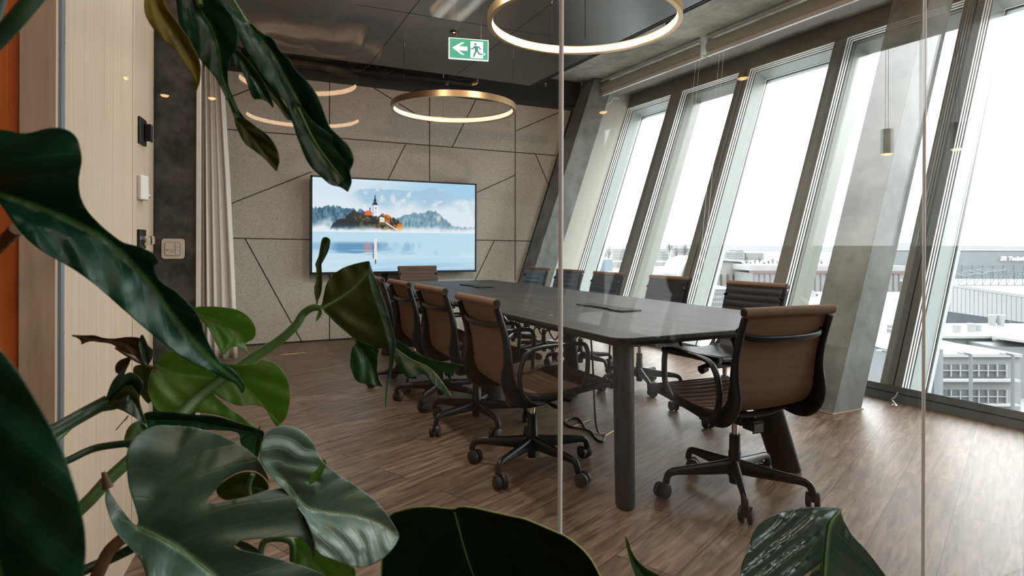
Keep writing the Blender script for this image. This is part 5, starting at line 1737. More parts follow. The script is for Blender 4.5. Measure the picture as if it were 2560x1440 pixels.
for i_, (px, yt, Z, r_, lb) in enumerate(((2392, 815, 70, 0.48, 'front roof vent, leftmost of five'), (2428, 812, 71, 0.48, 'front roof vent in the middle of the row'), (2443, 814, 72, 0.46, 'front roof vent, right one of the row'), (2480, 790, 84, 0.5, 'rear roof vent, left one'), (2502, 790, 84, 0.5, 'rear roof vent, right one'))):
    top = P(px, yt - 3, Z); bot = P(px, yt + 24, Z)
    o = MB(); o.tube([bot, Vector((bot.x, bot.y, bot.z + 0.8)), top, top + Vector((0, 0, 0.02))], [r_ * 0.85, r_ * 0.85, r_, r_ * 0.9], 16)
    ob = o.build('roof_vent', ext['snow'], smooth=40); tag(ob, lb, 'vent', 'vents on the snowy roofs')
for (px, yt, Z, lb) in ((2427, 886, 40, 'grey street lamp in front of the near building, left one'), (2532, 887, 40, 'grey street lamp in front of the near building, right one'), (2222, 880, 42, 'grey street lamp left of the stair block')):
    top = P(px, yt, Z); base_ = Vector((top.x, top.y, GZ))
    t = thing('street_lamp', lb, 'street lamp', base_, 0, 'street lamps outside')
    mb = MB(); mb.tube([base_, top], [0.12, 0.10], 10); mb.tube([top, top - R0 * 0.45 + UP0 * 0.1], 0.08, 8); mb.build('pole', ext['steel'], t, smooth=40, off=base_)
    mb = MB(); c_ = top - R0 * 0.6 + UP0 * 0.1; mb.box(c_ - Vector((0.3, 0.12, 0.05)), c_ + Vector((0.3, 0.12, 0.05))); mb.build('lamp_head', ext['pale'], t, off=base_)
# little car far away
c_ = P(2031, 728, 190); t = thing('car', 'tiny white car parked before the red-striped hangar', 'car', (c_.x, c_.y, GZ))
mb = MB(); q = [(-2.2, 0.3), (-2.2, 0.8), (-1.3, 0.95), (-0.7, 1.45), (0.9, 1.45), (1.5, 0.95), (2.2, 0.8), (2.2, 0.3)]
mb.prism([R0 * x + UP0 * z for x, z in q], FWD * 1.7); mb.build('body', ext['snow'], t)
for x in (-1.4, 1.4):
    mb = MB(); mb.tube([R0 * x + UP0 * 0.33 - FWD * 0.02, R0 * x + UP0 * 0.33 + FWD * 0.2], 0.33, 14); mb.build('wheel', ext['dark'], t)
# bare trees
tr = thing('bare_tree', 'bare tree on the skyline', 'tree', (0, 0, 0), 0, 'bare trees on the skyline')
rnd = random.Random(3)
mb = MB(); mb.tube([(0, 0, 0), (0, 0, 5)], [0.35, 0.22], 6)
mb.build('trunk', ext['tree'], tr)
mb = MB()
for k in range(46):
    a = rnd.random() * 6.28; e_ = 0.35 + rnd.random() * 1.0; L_ = 3 + rnd.random() * 3.5; z0_ = 3 + rnd.random() * 3
    d2 = Vector((math.cos(a) * math.cos(e_), math.sin(a) * math.cos(e_), math.sin(e_)))
    s_ = Vector((0, 0, z0_)); e2 = s_ + d2 * L_
    mb.tube([s_, e2], [0.13, 0.04], 4)
    for j in range(4):
        d3 = (d2 + Vector((rnd.uniform(-.6, .6), rnd.uniform(-.6, .6), rnd.uniform(-.2, .6)))).normalized()
        mb.tube([s_.lerp(e2, 0.5 + 0.12 * j), s_.lerp(e2, 0.5 + 0.12 * j) + d3 * 1.6], [0.06, 0.03], 3)
mb.build('crown', ext['tree'], tr)
spots = [(1495, 640, 470, 1.3), (1522, 636, 500, 1.5), (1509, 641, 450, 1.1), (1622, 630, 640, 1.2), (1648, 632, 650, 1.0), (1674, 628, 640, 1.4), (1690, 632, 560, 1.1), (1712, 628, 570, 1.3)] + [(1866 + 11 * k, 657 + (k % 3), 400 + 24 * (k % 4), 1.0 + 0.15 * (k % 4)) for k in range(18)]
for i_, (px, yb, Z, s_) in enumerate(spots):
    o = tr if i_ == 0 else copy_tree(tr)
    top = P(px, yb - (20 if i_ < 8 else 13) * (0.8 + 0.25 * (i_ % 3)), Z)
    o.location = (top.x, top.y, GZ); k_ = (top.z - GZ) / 10.3
    o.scale = (k_ * 0.45, k_ * 0.45, k_)
    o['label'] = ('bare tree on the skyline above the white office blocks' if i_ < 8 else 'bare tree in the row beyond the red-striped hangar')
    if i_ < 8:
        o['label'] = ['bare tree on the skyline above the blue hall, left one', 'bare tree on the skyline just left of the banded office block', 'bare tree on the skyline between the two above the blue hall', 'bare tree rising behind the left half of the banded office block', 'bare tree rising behind the right half of the banded office block',
                      'bare tree rising behind the right end of the banded office block', 'bare tree between the banded block and the square-windowed block', 'bare tree rising behind the square-windowed cream block'][i_]
    o['group'] = ('bare trees above the office blocks' if i_ < 8 else 'row of bare trees beyond the red-striped hangar')
    o.rotation_euler = (0, 0, i_ * 1.1)

# ================================================================== plants in front of the glass
def catmull2(pts, n=4):
    return [(p.x, p.y) for p in spline([Vector((x, y, 0)) for x, y in pts], n, closed=True)]


def smooth_outline(pts, n=4):
    """closed outline; entries with a third value 1 are kept as sharp corners"""
    m = len(pts)
    corners = [i for i, p in enumerate(pts) if len(p) > 2]
    if not corners:
        return catmull2(pts, n)
    out = []
    for ci, c in enumerate(corners):
        d = corners[(ci + 1) % len(corners)]
        seg = [pts[(c + k) % m][:2] for k in range(((d - c) % m or m) + 1)]
        sp_ = spline([Vector((x, y, 0)) for x, y in seg], n)
        out += [(p.x, p.y) for p in sp_[:-1]]
    return out


def leaf(parent, off, outline, rib, Z0, gx=0.0, gy=0.0, mat='leaf_dark', fold=0.03, ripple=0.004, nv=9, curl=0.0, arch=0.0, holes=(), ribmat='rib', label=None, flip=1, ribr=0.0022, res=30):
    ol = smooth_outline(outline)
    xs = [p[0] for p in ol]; ys = [p[1] for p in ol]
    x0, x1, y0, y1 = min(xs), max(xs), min(ys), max(ys)
    size = max(x1 - x0, y1 - y0)
    step = max(size / res, 5)
    ribp = spline([Vector((x, y, 0)) for x, y in rib], 6)
    L = [0]
    for a, b in zip(ribp, ribp[1:]):
        L.append(L[-1] + (b - a).length)

    def ribdist(x, y):
        best = None
        for i in range(len(ribp) - 1):
            a, b = ribp[i], ribp[i + 1]
            dx, dy = b.x - a.x, b.y - a.y
            l2 = dx * dx + dy * dy + 1e-9
            t_ = max(0, min(1, ((x - a.x) * dx + (y - a.y) * dy) / l2))
            qx, qy = a.x + t_ * dx, a.y + t_ * dy
            d = math.hypot(x - qx, y - qy)
            if best is None or d < best[0]:
                sg = 1 if (dx * (y - a.y) - dy * (x - a.x)) > 0 else -1
                best = (d, (L[i] + t_ * math.sqrt(l2)) / L[-1], sg)
        return best
    # dense outline
    pts2 = []
    for i in range(len(ol)):
        a, b = ol[i], ol[(i + 1) % len(ol)]
        n = max(1, int(math.hypot(b[0] - a[0], b[1] - a[1]) / step))
        for k in range(n):
            pts2.append((a[0] + (b[0] - a[0]) * k / n, a[1] + (b[1] - a[1]) * k / n))
    nb = len(pts2)
    V = [Vector(p) for p in pts2]
    faces = [list(range(nb))]
    hl = []
    for h in holes:
        hs = smooth_outline(h)
        b0 = len(V)
        V += [Vector(p) for p in hs]
        faces.append(list(range(b0, b0 + len(hs)))[::-1])
        hl.append(hs)

    def inside(x, y, poly):
        c = False
        j = len(poly) - 1
        for i in range(len(poly)):
            if (poly[i][1] > y) != (poly[j][1] > y) and x < (poly[j][0] - poly[i][0]) * (y - poly[i][1]) / (poly[j][1] - poly[i][1]) + poly[i][0]:
                c = not c
            j = i
        return c
    rr = random.Random(int(x0 * 7 + y0))
    yy = y0 + step / 2; row = 0
    while yy < y1:
        xx = x0 + (step / 2 if row % 2 else 0)
        while xx < x1:
            px, py = xx + rr.uniform(-.15, .15) * step, yy + rr.uniform(-.15, .15) * step
            if inside(px, py, ol) and not any(inside(px, py, h) for h in hl):
                if min((px - q[0]) ** 2 + (py - q[1]) ** 2 for q in pts2) > (step * 0.45) ** 2:
                    V.append(Vector((px, py)))
            xx += step
        yy += step * 0.87; row += 1
    edges = []
    r = delaunay_2d_cdt(V, edges, faces, 1 if not holes else 1, 1e-4)
    cv, ce, cf = r[0], r[1], r[2]
    if holes:
        keep = []
        for f in cf:
            cx = sum(cv[i].x for i in f) / len(f); cy = sum(cv[i].y for i in f) / len(f)
            if not any(inside(cx, cy, h) for h in hl):
                keep.append(f)
        cf = keep
    info = [ribdist(p.x, p.y) for p in cv]
    W = max(i[0] for i in info) + 1e-6
    ccx, ccy = (x0 + x1) / 2, (y0 + y1) / 2

    def depth(x, y, d, t_, sg):
        dn = d / W
        z = Z0 + gx * (x - ccx) / 1000 + gy * (y - ccy) / 1000
        z -= fold * (1 - math.exp(-dn * 2.5)) * flip
        z += arch * (t_ - 0.5) ** 2 * 4
        z += curl * dn * dn
        ph = 0.55 * nv * (t_ - 0.45 * dn) + (0.23 if sg > 0 else 0.0) + 0.25 * math.sin(5 * t_)
        z += ripple * math.sin(2 * math.pi * ph) * min(1, dn * 3) * (1 - 0.3 * dn)
        z += 0.3 * ripple * math.sin(x / 23.0 + y / 31.0)
        return z
    vs = []
    for p, (d, t_, sg) in zip(cv, info):
        vs.append(P(p.x, p.y, depth(p.x, p.y, d, t_, sg)))
    me = bpy.data.meshes.new('leaf')
    o_ = Vector(off)
    me.from_pydata([tuple(v - o_) for v in vs], [], [tuple(f) for f in cf])
    uvl = me.uv_layers.new(name='UVMap')
    for lp in me.loops:
        d, t_, sg = info[lp.vertex_index]
        uvl.data[lp.index].uv = (t_, sg * d / W)
    me.materials.append(M[mat])
    me.polygons.foreach_set('use_smooth', [True] * len(me.polygons))
    me.update()
    o = bpy.data.objects.new('leaf', me); COL.objects.link(o); o.parent = parent
    sd = o.modifiers.new('thickness', 'SOLIDIFY'); sd.thickness = 0.0009; sd.offset = 0
    ss = o.modifiers.new('smooth', 'SUBSURF'); ss.levels = 1; ss.render_levels = 1
    if label:
        o['label'] = label
    if ribr:
        mb = MB()
        path = []
        rad = []
        for k, p in enumerate(ribp):
            d, t_, sg = ribdist(p.x, p.y)
            Zr = depth(p.x, p.y, 0, t_, 1) - 0.0012
            path.append(P(p.x, p.y, Zr)); rad.append(ribr * (1.0 - 0.75 * t_))
        mb.tube(path, rad, 8)
        mb.build('midrib', M[ribmat], o, smooth=60, off=off)
    return o


def petiole(parent, off, pts, r, mat='petiole', name='petiole'):
    """pts: (px, py, depth); r in metres"""
    p3 = spline([P(*p) for p in pts], 6)
    if isinstance(r, (tuple, list)):
        n = len(p3); rs = [r[0] + (r[1] - r[0]) * k / (n - 1) for k in range(n)]
    else:
        rs = r
    mb = MB(); mb.tube(p3, rs, 12)
    return mb.build(name, M[mat], parent, smooth=60, off=off)


# low planter trough standing in front of the glass, below the picture
t = thing('planter_trough', 'long charcoal planter trough in front of the glass wall', 'planter', (0.42, 0.86, 0))
mb = MB(); mb.box((-0.15, 0.66, 0), (1.00, 0.70, 0.34)); mb.box((-0.15, 1.02, 0), (1.00, 1.06, 0.34)); mb.box((-0.15, 0.70, 0), (-0.11, 1.02, 0.34)); mb.box((0.96, 0.70, 0), (1.00, 1.02, 0.34)); mb.box((-0.11, 0.70, 0), (0.96, 1.02, 0.05))
mb.build('trough', M['planter'], t, off=t.location)
mb = MB(); mb.box((-0.11, 0.70, 0.05), (0.96, 1.02, 0.31)); mb.build('soil', M['soil'], t, off=t.location)

# ---- plant 1: the big climbing plant at the left
PL = (0.02, 0.80, 0.31)
t1 = thing('split_leaf_plant', 'large climbing split-leaf plant with many drooping leaves filling the left side', 'plant', PL)
petiole(t1, PL, [(120, 2100, 0.78), (60, 1700, 0.72), (-30, 1200, 0.66), (-90, 700, 0.62), (-60, 200, 0.60), (60, -200, 0.60), (300, -420, 0.66), (520, -380, 0.72)], (0.016, 0.008), 'petiole_dark', 'stem')
# near blurred leaf
leaf(t1, PL, [(-260, 900), (-120, 800), (-20, 855), (40, 920), (95, 1010), (150, 1110), (190, 1220), (214, 1330), (212, 1430), (190, 1540), (100, 1640), (-100, 1680), (-260, 1500)], [(-160, 860), (-80, 1150), (-10, 1400), (60, 1620)], 0.33, 0.05, 0.03, 'leaf_dark', 0.02, 0.003, 6, ribr=0.0015)
# big leaf upper left
leaf(t1, PL, [(-120, 330), (-10, 321), (60, 333), (120, 320), (165, 322), (195, 348), (206, 400), (198, 450), (205, 500), (235, 545), (300, 600), (345, 615), (385, 632), (397, 655), (385, 668), (400, 700), (450, 735), (495, 785), (515, 840), (545, 895), (580, 920), (602, 945), (615, 968), (605, 985, 1), (588, 960), (560, 948), (520, 925), (470, 903), (420, 868), (360, 820), (300, 768), (240, 715), (180, 672), (110, 632), (60, 592), (20, 540), (-20, 490), (-120, 440)],
     [(-60, 470), (60, 505), (150, 540), (250, 590), (350, 680), (440, 800), (520, 890), (596, 958)], 0.56, 0.16, 0.06, 'leaf_dark', 0.035, 0.0035, 10, arch=0.02)
# hanging leaf: yellow-green one
leaf(t1, PL, [(362, -60), (360, 0), (361, 30), (373, 58), (400, 92), (435, 124), (463, 160), (484, 197), (490, 232, 1), (500, 205), (503, 172), (496, 142), (472, 96), (440, 50), (412, 5), (410, -60)], [(385, -60), (392, 10), (440, 90), (485, 165), (491, 225)], 0.66, 0.05, 0.02, 'leaf_yellow', 0.008, 0.001, 6, ribr=0.0)
# finger lobe 1
leaf(t1, PL, [(438, -60), (441, 10), (450, 70), (470, 112), (502, 152), (535, 190), (556, 228), (573, 262), (586, 298), (598, 335), (615, 362), (640, 380), (664, 400), (680, 418), (692, 430, 1), (699, 402), (692, 370), (670, 338), (640, 318), (618, 300), (600, 278), (585, 245), (572, 212), (571, 170), (586, 130), (597, 98), (590, 60), (568, 22), (545, -5), (540, -60)],
     [(478, -60), (500, 20), (530, 70), (548, 130), (556, 190), (585, 262), (620, 325), (688, 415)], 0.70, 0.02, 0.0, 'leaf_dark', 0.014, 0.002, 8)
leaf(t1, PL, [(586, 298), (598, 335), (615, 362), (640, 380), (664, 400), (680, 418), (692, 430, 1), (699, 402), (692, 370), (670, 338), (640, 316), (612, 296)], [(592, 300), (630, 345), (688, 415)], 0.696, 0.02, 0.0, 'leaf_olive', 0.004, 0.001, 5, ribr=0.0, label='olive underside of the twisted leaf tip')
# finger lobe 2
leaf(t1, PL, [(540, -60), (548, -5), (575, 15), (612, 45), (655, 82), (682, 96), (700, 125), (724, 148), (738, 172), (770, 205), (795, 240), (812, 285), (828, 320), (858, 350), (880, 378), (885, 402), (876, 428), (880, 455), (870, 480, 1), (850, 468), (826, 462), (800, 440), (770, 408), (750, 362), (732, 312), (716, 262), (690, 230), (655, 190), (622, 140), (600, 98), (575, 40), (545, 0)],
     [(560, -40), (620, 60), (680, 130), (730, 220), (780, 320), (850, 440)], 0.72, 0.05, 0.0, 'leaf_dark', 0.018, 0.002, 9)
leaf(t1, PL, [(735, 245), (780, 300), (830, 338), (838, 352), (862, 352), (882, 382), (885, 404), (876, 428), (880, 455), (870, 481, 1), (850, 468), (826, 462), (800, 440), (770, 408), (750, 362), (734, 312)], [(745, 270), (790, 360), (862, 455)], 0.717, 0.05, 0.0, 'leaf_mid', 0.006, 0.001, 6, label='lighter turned-over end of the hanging leaf')
leaf(t1, PL, [(585, 120), (620, 150), (650, 190), (670, 225), (683, 258), (684, 272, 1), (668, 255), (650, 248), (633, 247), (622, 222), (608, 185), (585, 160)], [(590, 135), (630, 190), (676, 258)], 0.745, 0, 0, 'leaf_mid', 0.006, 0.001, 5, ribr=0.001)
leaf(t1, PL, [(620, 140), (645, 165), (670, 200), (700, 240), (730, 290), (720, 300), (690, 260), (655, 220), (625, 180)], [(622, 155), (670, 215), (724, 292)], 0.75, 0, 0, 'leaf_olive', 0.006, 0.001, 5, ribr=0.0)
petiole(t1, PL, [(520, -380, 0.72), (500, -200, 0.71), (490, -60, 0.70), (500, 15, 0.69)], (0.006, 0.004), 'petiole')
# thick diagonal petiole, upper left corner
petiole(t1, PL, [(-80, 170, 0.50), (0, 92, 0.50), (60, 25, 0.50), (140, -70, 0.51)], 0.0066, 'petiole_dark')
petiole(t1, PL, [(-70, 660, 0.60), (-10, 622, 0.58), (42, 572, 0.56)], 0.006, 'petiole_brown')

# middle leaves
leaf(t1, PL, [(490, 768), (520, 766), (560, 768), (598, 776), (625, 795), (639, 820), (636, 845), (615, 858), (618, 872), (622, 889, 1), (607, 872), (580, 868), (562, 888, 1), (545, 868), (520, 820), (488, 785)], [(486, 785), (540, 800), (600, 830), (618, 880)], 0.93, 0.05, 0, 'leaf_bright', 0.02, 0.002, 7, ribmat='rib_pale', ribr=0.001)
leaf(t1, PL, [(392, 905), (410, 880), (440, 878), (500, 895), (560, 908), (610, 912), (640, 908), (655, 899), (680, 905), (700, 918), (716, 940), (726, 975), (725, 1005), (715, 1045), (692, 1068, 1), (678, 1048), (660, 1020), (630, 1012), (595, 1014), (560, 1000), (535, 985), (560, 1010), (610, 1045), (645, 1072, 1), (600, 1058), (550, 1040), (500, 1032), (440, 1035), (395, 1030), (370, 985), (372, 940)],
     [(392, 915), (440, 935), (520, 945), (600, 960), (690, 1050)], 0.90, 0.06, 0.02, 'leaf_bright', 0.022, 0.003, 8, ribmat='rib_pale', ribr=0.0012, label='fresh green heart-shaped leaf')
petiole(t1, PL, [(385, 915, 0.89), (455, 890, 0.89), (510, 850, 0.9)], 0.0015, 'petiole')
petiole(t1, PL, [(390, 918, 0.885), (382, 960, 0.88), (388, 1010, 0.88), (392, 1035, 0.89)], 0.0022, 'petiole_brown')
petiole(t1, PL, [(385, 940, 0.885), (430, 985, 0.885), (470, 1010, 0.89)], 0.0012, 'petiole_brown')
leaf(t1, PL, [(332, 925), (345, 912), (385, 918), (378, 945), (380, 985), (372, 1010), (350, 985), (340, 955)], [(350, 915), (362, 960), (374, 1005)], 0.905, 0, 0, 'leaf_olive', 0.006, 0.001, 4, ribr=0.0)
# curled dark dry leaf
leaf(t1, PL, [(177, 837, 1), (205, 838), (235, 838), (258, 844), (285, 846), (320, 842), (350, 845), (368, 862), (384, 876), (380, 898), (365, 915), (352, 906), (335, 890), (305, 878), (280, 861), (250, 856), (225, 854), (203, 862, 1), (200, 850)], [(182, 840), (250, 850), (320, 862), (366, 900)], 0.84, 0.04, 0, 'leaf_brown', 0.008, 0.002, 5, ribr=0.001)
leaf(t1, PL, [(346, 858), (356, 835), (372, 866), (384, 876), (380, 898), (365, 915), (352, 890)], [(352, 850), (362, 880), (368, 910)], 0.835, 0.0, 0, 'leaf_shiny', 0.008, 0.001, 3, ribr=0)
petiole(t1, PL, [(290, 868, 0.85), (320, 888, 0.86), (350, 905, 0.88), (380, 918, 0.89)], 0.0025, 'petiole_brown')
leaf(t1, PL, [(288, 915), (300, 900), (328, 893), (318, 918), (305, 935), (290, 932)], [(322, 896), (305, 912), (292, 930)], 0.86, 0, 0, 'leaf_brown', 0.004, 0.001, 3, ribr=0)
# curled leaf
leaf(t1, PL, [(326, 905, 1), (312, 935), (325, 930), (345, 940), (358, 962), (350, 990), (350, 1010), (360, 1040), (372, 1075, 1), (350, 1055), (330, 1038), (300, 1022), (262, 1018), (268, 985), (280, 955), (300, 930)], [(264, 1014), (300, 985), (330, 965), (350, 1010), (368, 1068)], 0.80, 0.03, 0, 'leaf_shiny', 0.02, 0.003, 4, ribr=0.001)
leaf(t1, PL, [(266, 1016), (290, 985), (320, 962), (345, 985), (352, 1020), (366, 1060), (330, 1040), (300, 1024)], [(268, 1016), (310, 995), (355, 1045)], 0.796, 0.03, 0, 'leaf_olive', 0.008, 0.001, 4, ribr=0)
# petioles running left
petiole(t1, PL, [(60, 1120, 0.70), (140, 1075, 0.74), (210, 1035, 0.78), (270, 1003, 0.80)], 0.0085, 'petiole_dark')
petiole(t1, PL, [(60, 1160, 0.70), (150, 1090, 0.74), (215, 1035, 0.785), (290, 1018, 0.80)], (0.004, 0.003), 'petiole')
petiole(t1, PL, [(80, 1190, 0.72), (172, 1150, 0.74), (240, 1120, 0.76), (330, 1107, 0.77)], 0.0045, 'petiole_dark')
petiole(t1, PL, [(100, 1360, 0.70), (212, 1262, 0.72), (270, 1200, 0.74), (330, 1145, 0.76)], 0.0075, 'petiole')
petiole(t1, PL, [(100, 1480, 0.72), (205, 1428, 0.74), (280, 1395, 0.76), (352, 1360, 0.77)], 0.006, 'petiole_dark')
petiole(t1, PL, [(215, 1500, 0.74), (245, 1435, 0.74), (275, 1375, 0.75), (322, 1335, 0.76)], 0.0075, 'petiole_brown')
petiole(t1, PL, [(258, 1180, 0.72), (265, 1200, 0.72), (270, 1220, 0.72)], (0.002, 0.006), 'petiole_brown', 'sheath')
petiole(t1, PL, [(330, 1110, 0.80), (345, 1070, 0.82), (420, 1058, 0.84), (460, 1028, 0.86), (500, 990, 0.88), (560, 945, 0.90), (640, 890, 0.92), (700, 850, 0.93), (738, 815, 0.935), (758, 785, 0.94), (780, 770, 0.94), (803, 769, 0.94)], (0.010, 0.0052), 'petiole')
petiole(t1, PL, [(290, 1075, 0.82), (320, 1040, 0.84), (312, 1052, 0.84)], 0.0008, 'petiole_brown', 'aerial_root')
# dark leaf band behind
leaf(t1, PL, [(360, 1032), (430, 1030), (480, 1036), (540, 1040), (600, 1058), (645, 1072), (660, 1080), (655, 1095), (620, 1085), (600, 1100, 1), (590, 1080), (520, 1075), (430, 1070), (365, 1075)], [(362, 1052), (480, 1055), (640, 1084)], 0.83, 0.06, 0, 'leaf_dark', 0.012, 0.002, 6, ribr=0.001)
leaf(t1, PL, [(600, 1095), (640, 1075), (652, 1062, 1), (650, 1085), (662, 1098), (650, 1125), (640, 1150), (615, 1130)], [(652, 1070), (640, 1100), (635, 1140)], 0.84, 0, 0, 'leaf_mid', 0.008, 0.001, 4, ribr=0)
# underside leaves seen through the gap
leaf(t1, PL, [(540, 1225), (565, 1200), (600, 1182), (630, 1180), (655, 1190), (672, 1215), (660, 1235), (600, 1245), (560, 1250)], [(545, 1240), (600, 1210), (665, 1222)], 0.80, 0, 0, 'leaf_olive', 0.008, 0.001, 4, ribr=0.001)
petiole(t1, PL, [(632, 1186, 0.78), (622, 1215, 0.78), (625, 1245, 0.78)], 0.003, 'petiole')
# big split leaf, lower centre-left
leaf(t1, PL, [(317, 1175), (318, 1125), (345, 1085), (385, 1065), (420, 1063), (480, 1068), (540, 1083), (590, 1105), (625, 1128), (648, 1150), (668, 1185), (672, 1205, 1), (655, 1188), (632, 1176), (600, 1180), (565, 1198), (540, 1225), (521, 1250), (532, 1259, 1), (570, 1252), (625, 1238), (680, 1222), (715, 1220), (735, 1240), (755, 1280), (775, 1320), (788, 1360), (786, 1405, 1), (775, 1370), (755, 1348), (725, 1342), (680, 1345), (640, 1348), (605, 1352), (585, 1366, 1), (610, 1376), (650, 1384), (700, 1398), (750, 1412), (800, 1432), (840, 1470), (780, 1560), (600, 1620), (450, 1580), (375, 1480), (362, 1430), (350, 1400), (325, 1370), (300, 1345), (278, 1305), (262, 1250), (268, 1215, 1), (282, 1240), (310, 1280), (338, 1312), (345, 1300), (335, 1260), (322, 1220)],
     [(345, 1318), (420, 1355), (500, 1410), (600, 1500), (700, 1580)], 0.72, 0.26, -0.10, 'leaf_shiny', 0.035, 0.004, 8, arch=0.015, label='large split leaf with grey-green sheen', res=36)
# shiny leaf
leaf(t1, PL, [(650, 1150), (652, 1110), (672, 1078), (702, 1064), (735, 1066), (762, 1082), (785, 1110), (808, 1155), (835, 1178), (880, 1208), (925, 1240), (960, 1275), (990, 1320), (998, 1342), (985, 1368), (960, 1395), (930, 1412), (900, 1420), (865, 1412), (830, 1398), (800, 1385), (785, 1355), (765, 1300), (740, 1265), (715, 1230), (690, 1205), (665, 1175)],
     [(690, 1180), (725, 1222), (760, 1262), (800, 1278), (880, 1288), (940, 1305), (990, 1338)], 0.78, 0.34, -0.05, 'leaf_pale', 0.025, 0.0028, 10, ribr=0.0022, label='broad shiny leaf with pale reflections partly put into its colour', holes=[[(772, 1212), (778, 1190), (800, 1165), (809, 1160), (808, 1178), (795, 1198)]])
leaf(t1, PL, [(768, 1222), (770, 1190), (800, 1155), (815, 1150), (815, 1185), (790, 1215)], [(770, 1215), (812, 1156)], 0.80, 0, 0, 'leaf_bright', 0.003, 0.0, 3, ribr=0)
leaf(t1, PL, [(725, 1355), (760, 1345), (800, 1380), (870, 1412), (888, 1425), (880, 1470), (800, 1520), (735, 1470), (728, 1400)], [(740, 1360), (800, 1420), (850, 1490)], 0.86, 0, 0, 'leaf_bright', 0.012, 0.002, 5, ribr=0.001)
petiole(t1, PL, [(640, 1430, 0.84), (650, 1390, 0.84), (665, 1350, 0.84), (725, 1352, 0.84), (732, 1400, 0.85)], 0.0045, 'petiole')
leaf(t1, PL, [(590, 1365), (600, 1352), (625, 1360), (655, 1382), (630, 1384)], [(592, 1364), (650, 1381)], 0.80, 0, 0, 'leaf_shiny', 0.003, 0.0, 3, ribr=0)

# leaf on the long stem
leaf(t1, PL, [(803, 770, 1), (807, 748), (815, 712), (832, 688), (856, 670), (885, 660), (915, 653), (924, 653, 1), (930, 672), (938, 700), (950, 745), (968, 800), (985, 850), (975, 862), (960, 868), (945, 872), (920, 860), (885, 846), (858, 822), (838, 800), (820, 785)],
     [(806, 770), (850, 745), (890, 715), (920, 680)], 0.95, 0.03, 0.03, 'leaf_olive', 0.02, 0.003, 6, ribmat='rib_pale', ribr=0.0018, label='olive green leaf on the long stem')
leaf(t1, PL, [(806, 774, 1), (838, 800), (858, 822), (885, 846), (920, 860), (946, 872), (945, 890), (943, 925), (948, 950), (958, 967, 1), (925, 962), (893, 954), (880, 930), (875, 905), (880, 870), (890, 850), (850, 818)], [(810, 778), (870, 830), (915, 890), (945, 960)], 0.955, 0.03, 0.03, 'leaf_mid', 0.012, 0.002, 6, ribr=0.001)
leaf(t1, PL, [(922, 652, 1), (930, 672), (940, 700), (952, 725), (965, 765), (978, 808), (988, 850), (990, 870), (985, 905), (975, 950), (970, 985), (968, 1012), (966, 1024, 1), (962, 1005), (966, 960), (972, 910), (972, 870), (962, 830), (945, 780), (928, 730), (920, 690)], [(924, 660), (945, 735), (975, 830), (978, 890), (966, 1015)], 0.925, 0, 0, 'leaf_shiny', 0.006, 0.001, 3, ribr=0, label='folded silvery edge of the stem leaf')
leaf(t1, PL, [(975, 850), (990, 848), (1012, 862), (1040, 882), (1070, 895), (1100, 903), (1135, 908), (1162, 913, 1), (1148, 920), (1138, 928), (1134, 942, 1), (1118, 935), (1085, 925), (1095, 945), (1115, 968), (1131, 994, 1), (1105, 980), (1080, 958), (1062, 936), (1045, 938), (1022, 946), (1005, 932), (992, 915), (985, 890)], [(985, 870), (1030, 900), (1080, 925), (1128, 988)], 0.965, 0.06, 0, 'leaf_mid', 0.012, 0.002, 5, ribmat='rib_pale', ribr=0.0014)
# small curled shoot
leaf(t1, PL, [(805, 597), (815, 592), (826, 600), (820, 620), (812, 638), (804, 655), (806, 700), (804, 730), (796, 752), (794, 775, 1), (788, 745), (785, 722), (790, 700), (790, 672), (788, 660), (796, 640), (800, 618)], [(812, 596), (800, 640), (797, 700), (795, 770)], 0.94, 0, 0, 'leaf_olive', 0.006, 0.001, 3, ribr=0.0)
leaf(t1, PL, [(812, 612), (827, 600, 1), (822, 625), (810, 650), (803, 660), (806, 635)], [(825, 602), (805, 655)], 0.934, 0, 0, 'leaf_shiny', 0.003, 0.0, 3, ribr=0)
leaf(t1, PL, [(800, 770), (806, 780), (800, 795), (788, 806, 1), (792, 790), (796, 778)], [(801, 772), (790, 804)], 0.94, 0, 0, 'leaf_bright', 0.003, 0.0, 3, ribr=0)

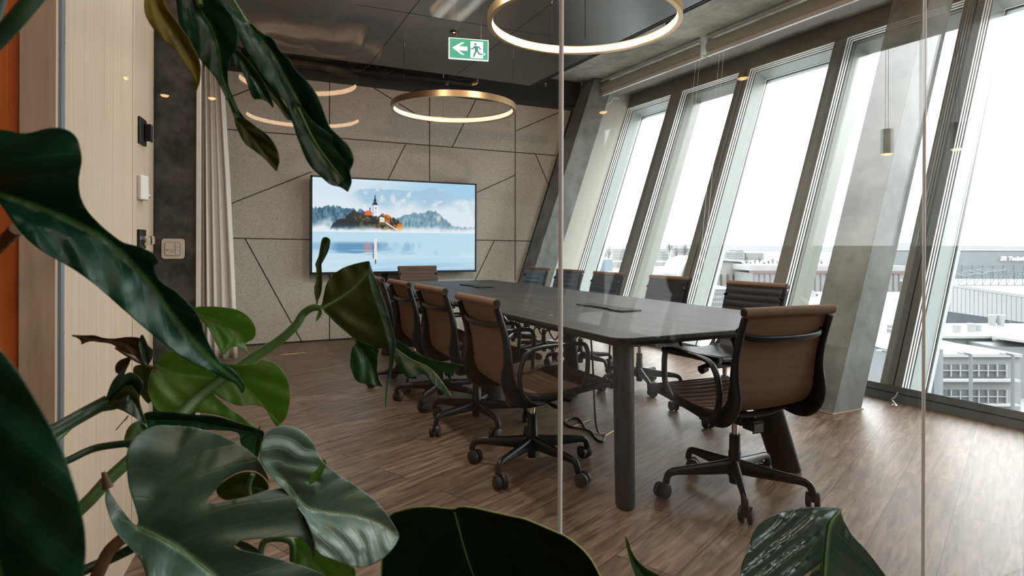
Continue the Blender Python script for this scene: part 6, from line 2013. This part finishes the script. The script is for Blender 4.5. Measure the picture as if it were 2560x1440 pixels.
# ---- plant 2: broad dark leaf at the bottom centre
P2 = (0.50, 0.86, 0.31)
t2 = thing('broad_leaf_plant', 'plant with one broad very dark leaf rising at the bottom centre', 'plant', P2)
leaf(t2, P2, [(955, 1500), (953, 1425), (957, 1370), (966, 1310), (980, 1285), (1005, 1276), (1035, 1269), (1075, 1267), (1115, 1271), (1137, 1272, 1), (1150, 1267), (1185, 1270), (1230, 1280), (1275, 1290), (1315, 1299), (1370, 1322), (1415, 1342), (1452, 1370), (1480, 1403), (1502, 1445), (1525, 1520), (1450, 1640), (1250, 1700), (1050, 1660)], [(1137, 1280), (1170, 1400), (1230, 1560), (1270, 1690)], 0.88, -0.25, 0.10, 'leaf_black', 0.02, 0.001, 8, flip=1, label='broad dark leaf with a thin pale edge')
ep = [(953, 1445), (957, 1370), (966, 1310), (980, 1285), (1005, 1276), (1035, 1269), (1075, 1267), (1115, 1271), (1137, 1272), (1150, 1267), (1185, 1270), (1230, 1280), (1275, 1290), (1315, 1299), (1370, 1322), (1415, 1342), (1452, 1370), (1480, 1403), (1502, 1445)]
mb = MB(); mb.tube(spline([P(x_, y_, 0.88 - 0.25 * (x_ - 1239) / 1000 + 0.10 * (y_ - 1483) / 1000 - 0.019) for x_, y_ in ep], 3), 0.0011, 8)
mb.build('leaf_edge', M['rib_pale'], t2, smooth=60, off=P2)['label'] = 'thin pale leaf edge'
leaf(t2, P2, [(1562, 1338, 1), (1570, 1350), (1578, 1375), (1592, 1398), (1615, 1420), (1660, 1450), (1640, 1500), (1600, 1480), (1588, 1440), (1576, 1405), (1567, 1372)], [(1564, 1345), (1580, 1400), (1630, 1470)], 0.90, 0, 0, 'leaf_mid', 0.006, 0.001, 3, ribr=0.0, label='narrow leaf tip poking up')
petiole(t2, P2, [(1150, 2100, 0.95), (1180, 1900, 0.95), (1250, 1700, 0.93), (1262, 1660, 0.92)], 0.007, 'petiole')
petiole(t2, P2, [(1300, 2050, 0.96), (1550, 1700, 0.93), (1630, 1480, 0.90)], 0.005, 'petiole')
# ---- plant 3: glossy leaf at the bottom right
P3 = (0.88, 0.80, 0.31)
t3 = thing('broad_leaf_plant', 'plant with one glossy striped-looking leaf at the bottom right', 'plant', P3)
leaf(t3, P3, [(1850, 1520), (1850, 1450), (1853, 1415), (1866, 1380), (1878, 1345), (1888, 1320), (1915, 1296), (1960, 1278), (2010, 1268), (2060, 1268), (2103, 1270, 1), (2110, 1300), (2128, 1332), (2155, 1362), (2178, 1390), (2200, 1420), (2225, 1460), (2240, 1540), (2150, 1640), (2000, 1680), (1890, 1620)], [(2103, 1274), (2075, 1310), (2066, 1360), (2060, 1440), (2050, 1560), (2040, 1670)], 1.02, 0.42, -0.12, 'leaf_gloss', 0.03, 0.0055, 16, flip=-1, label='glossy leaf with bright streaks of window light')
petiole(t3, P3, [(1900, 2000, 1.05), (1980, 1850, 1.05), (2040, 1670, 1.03)], 0.007, 'petiole')
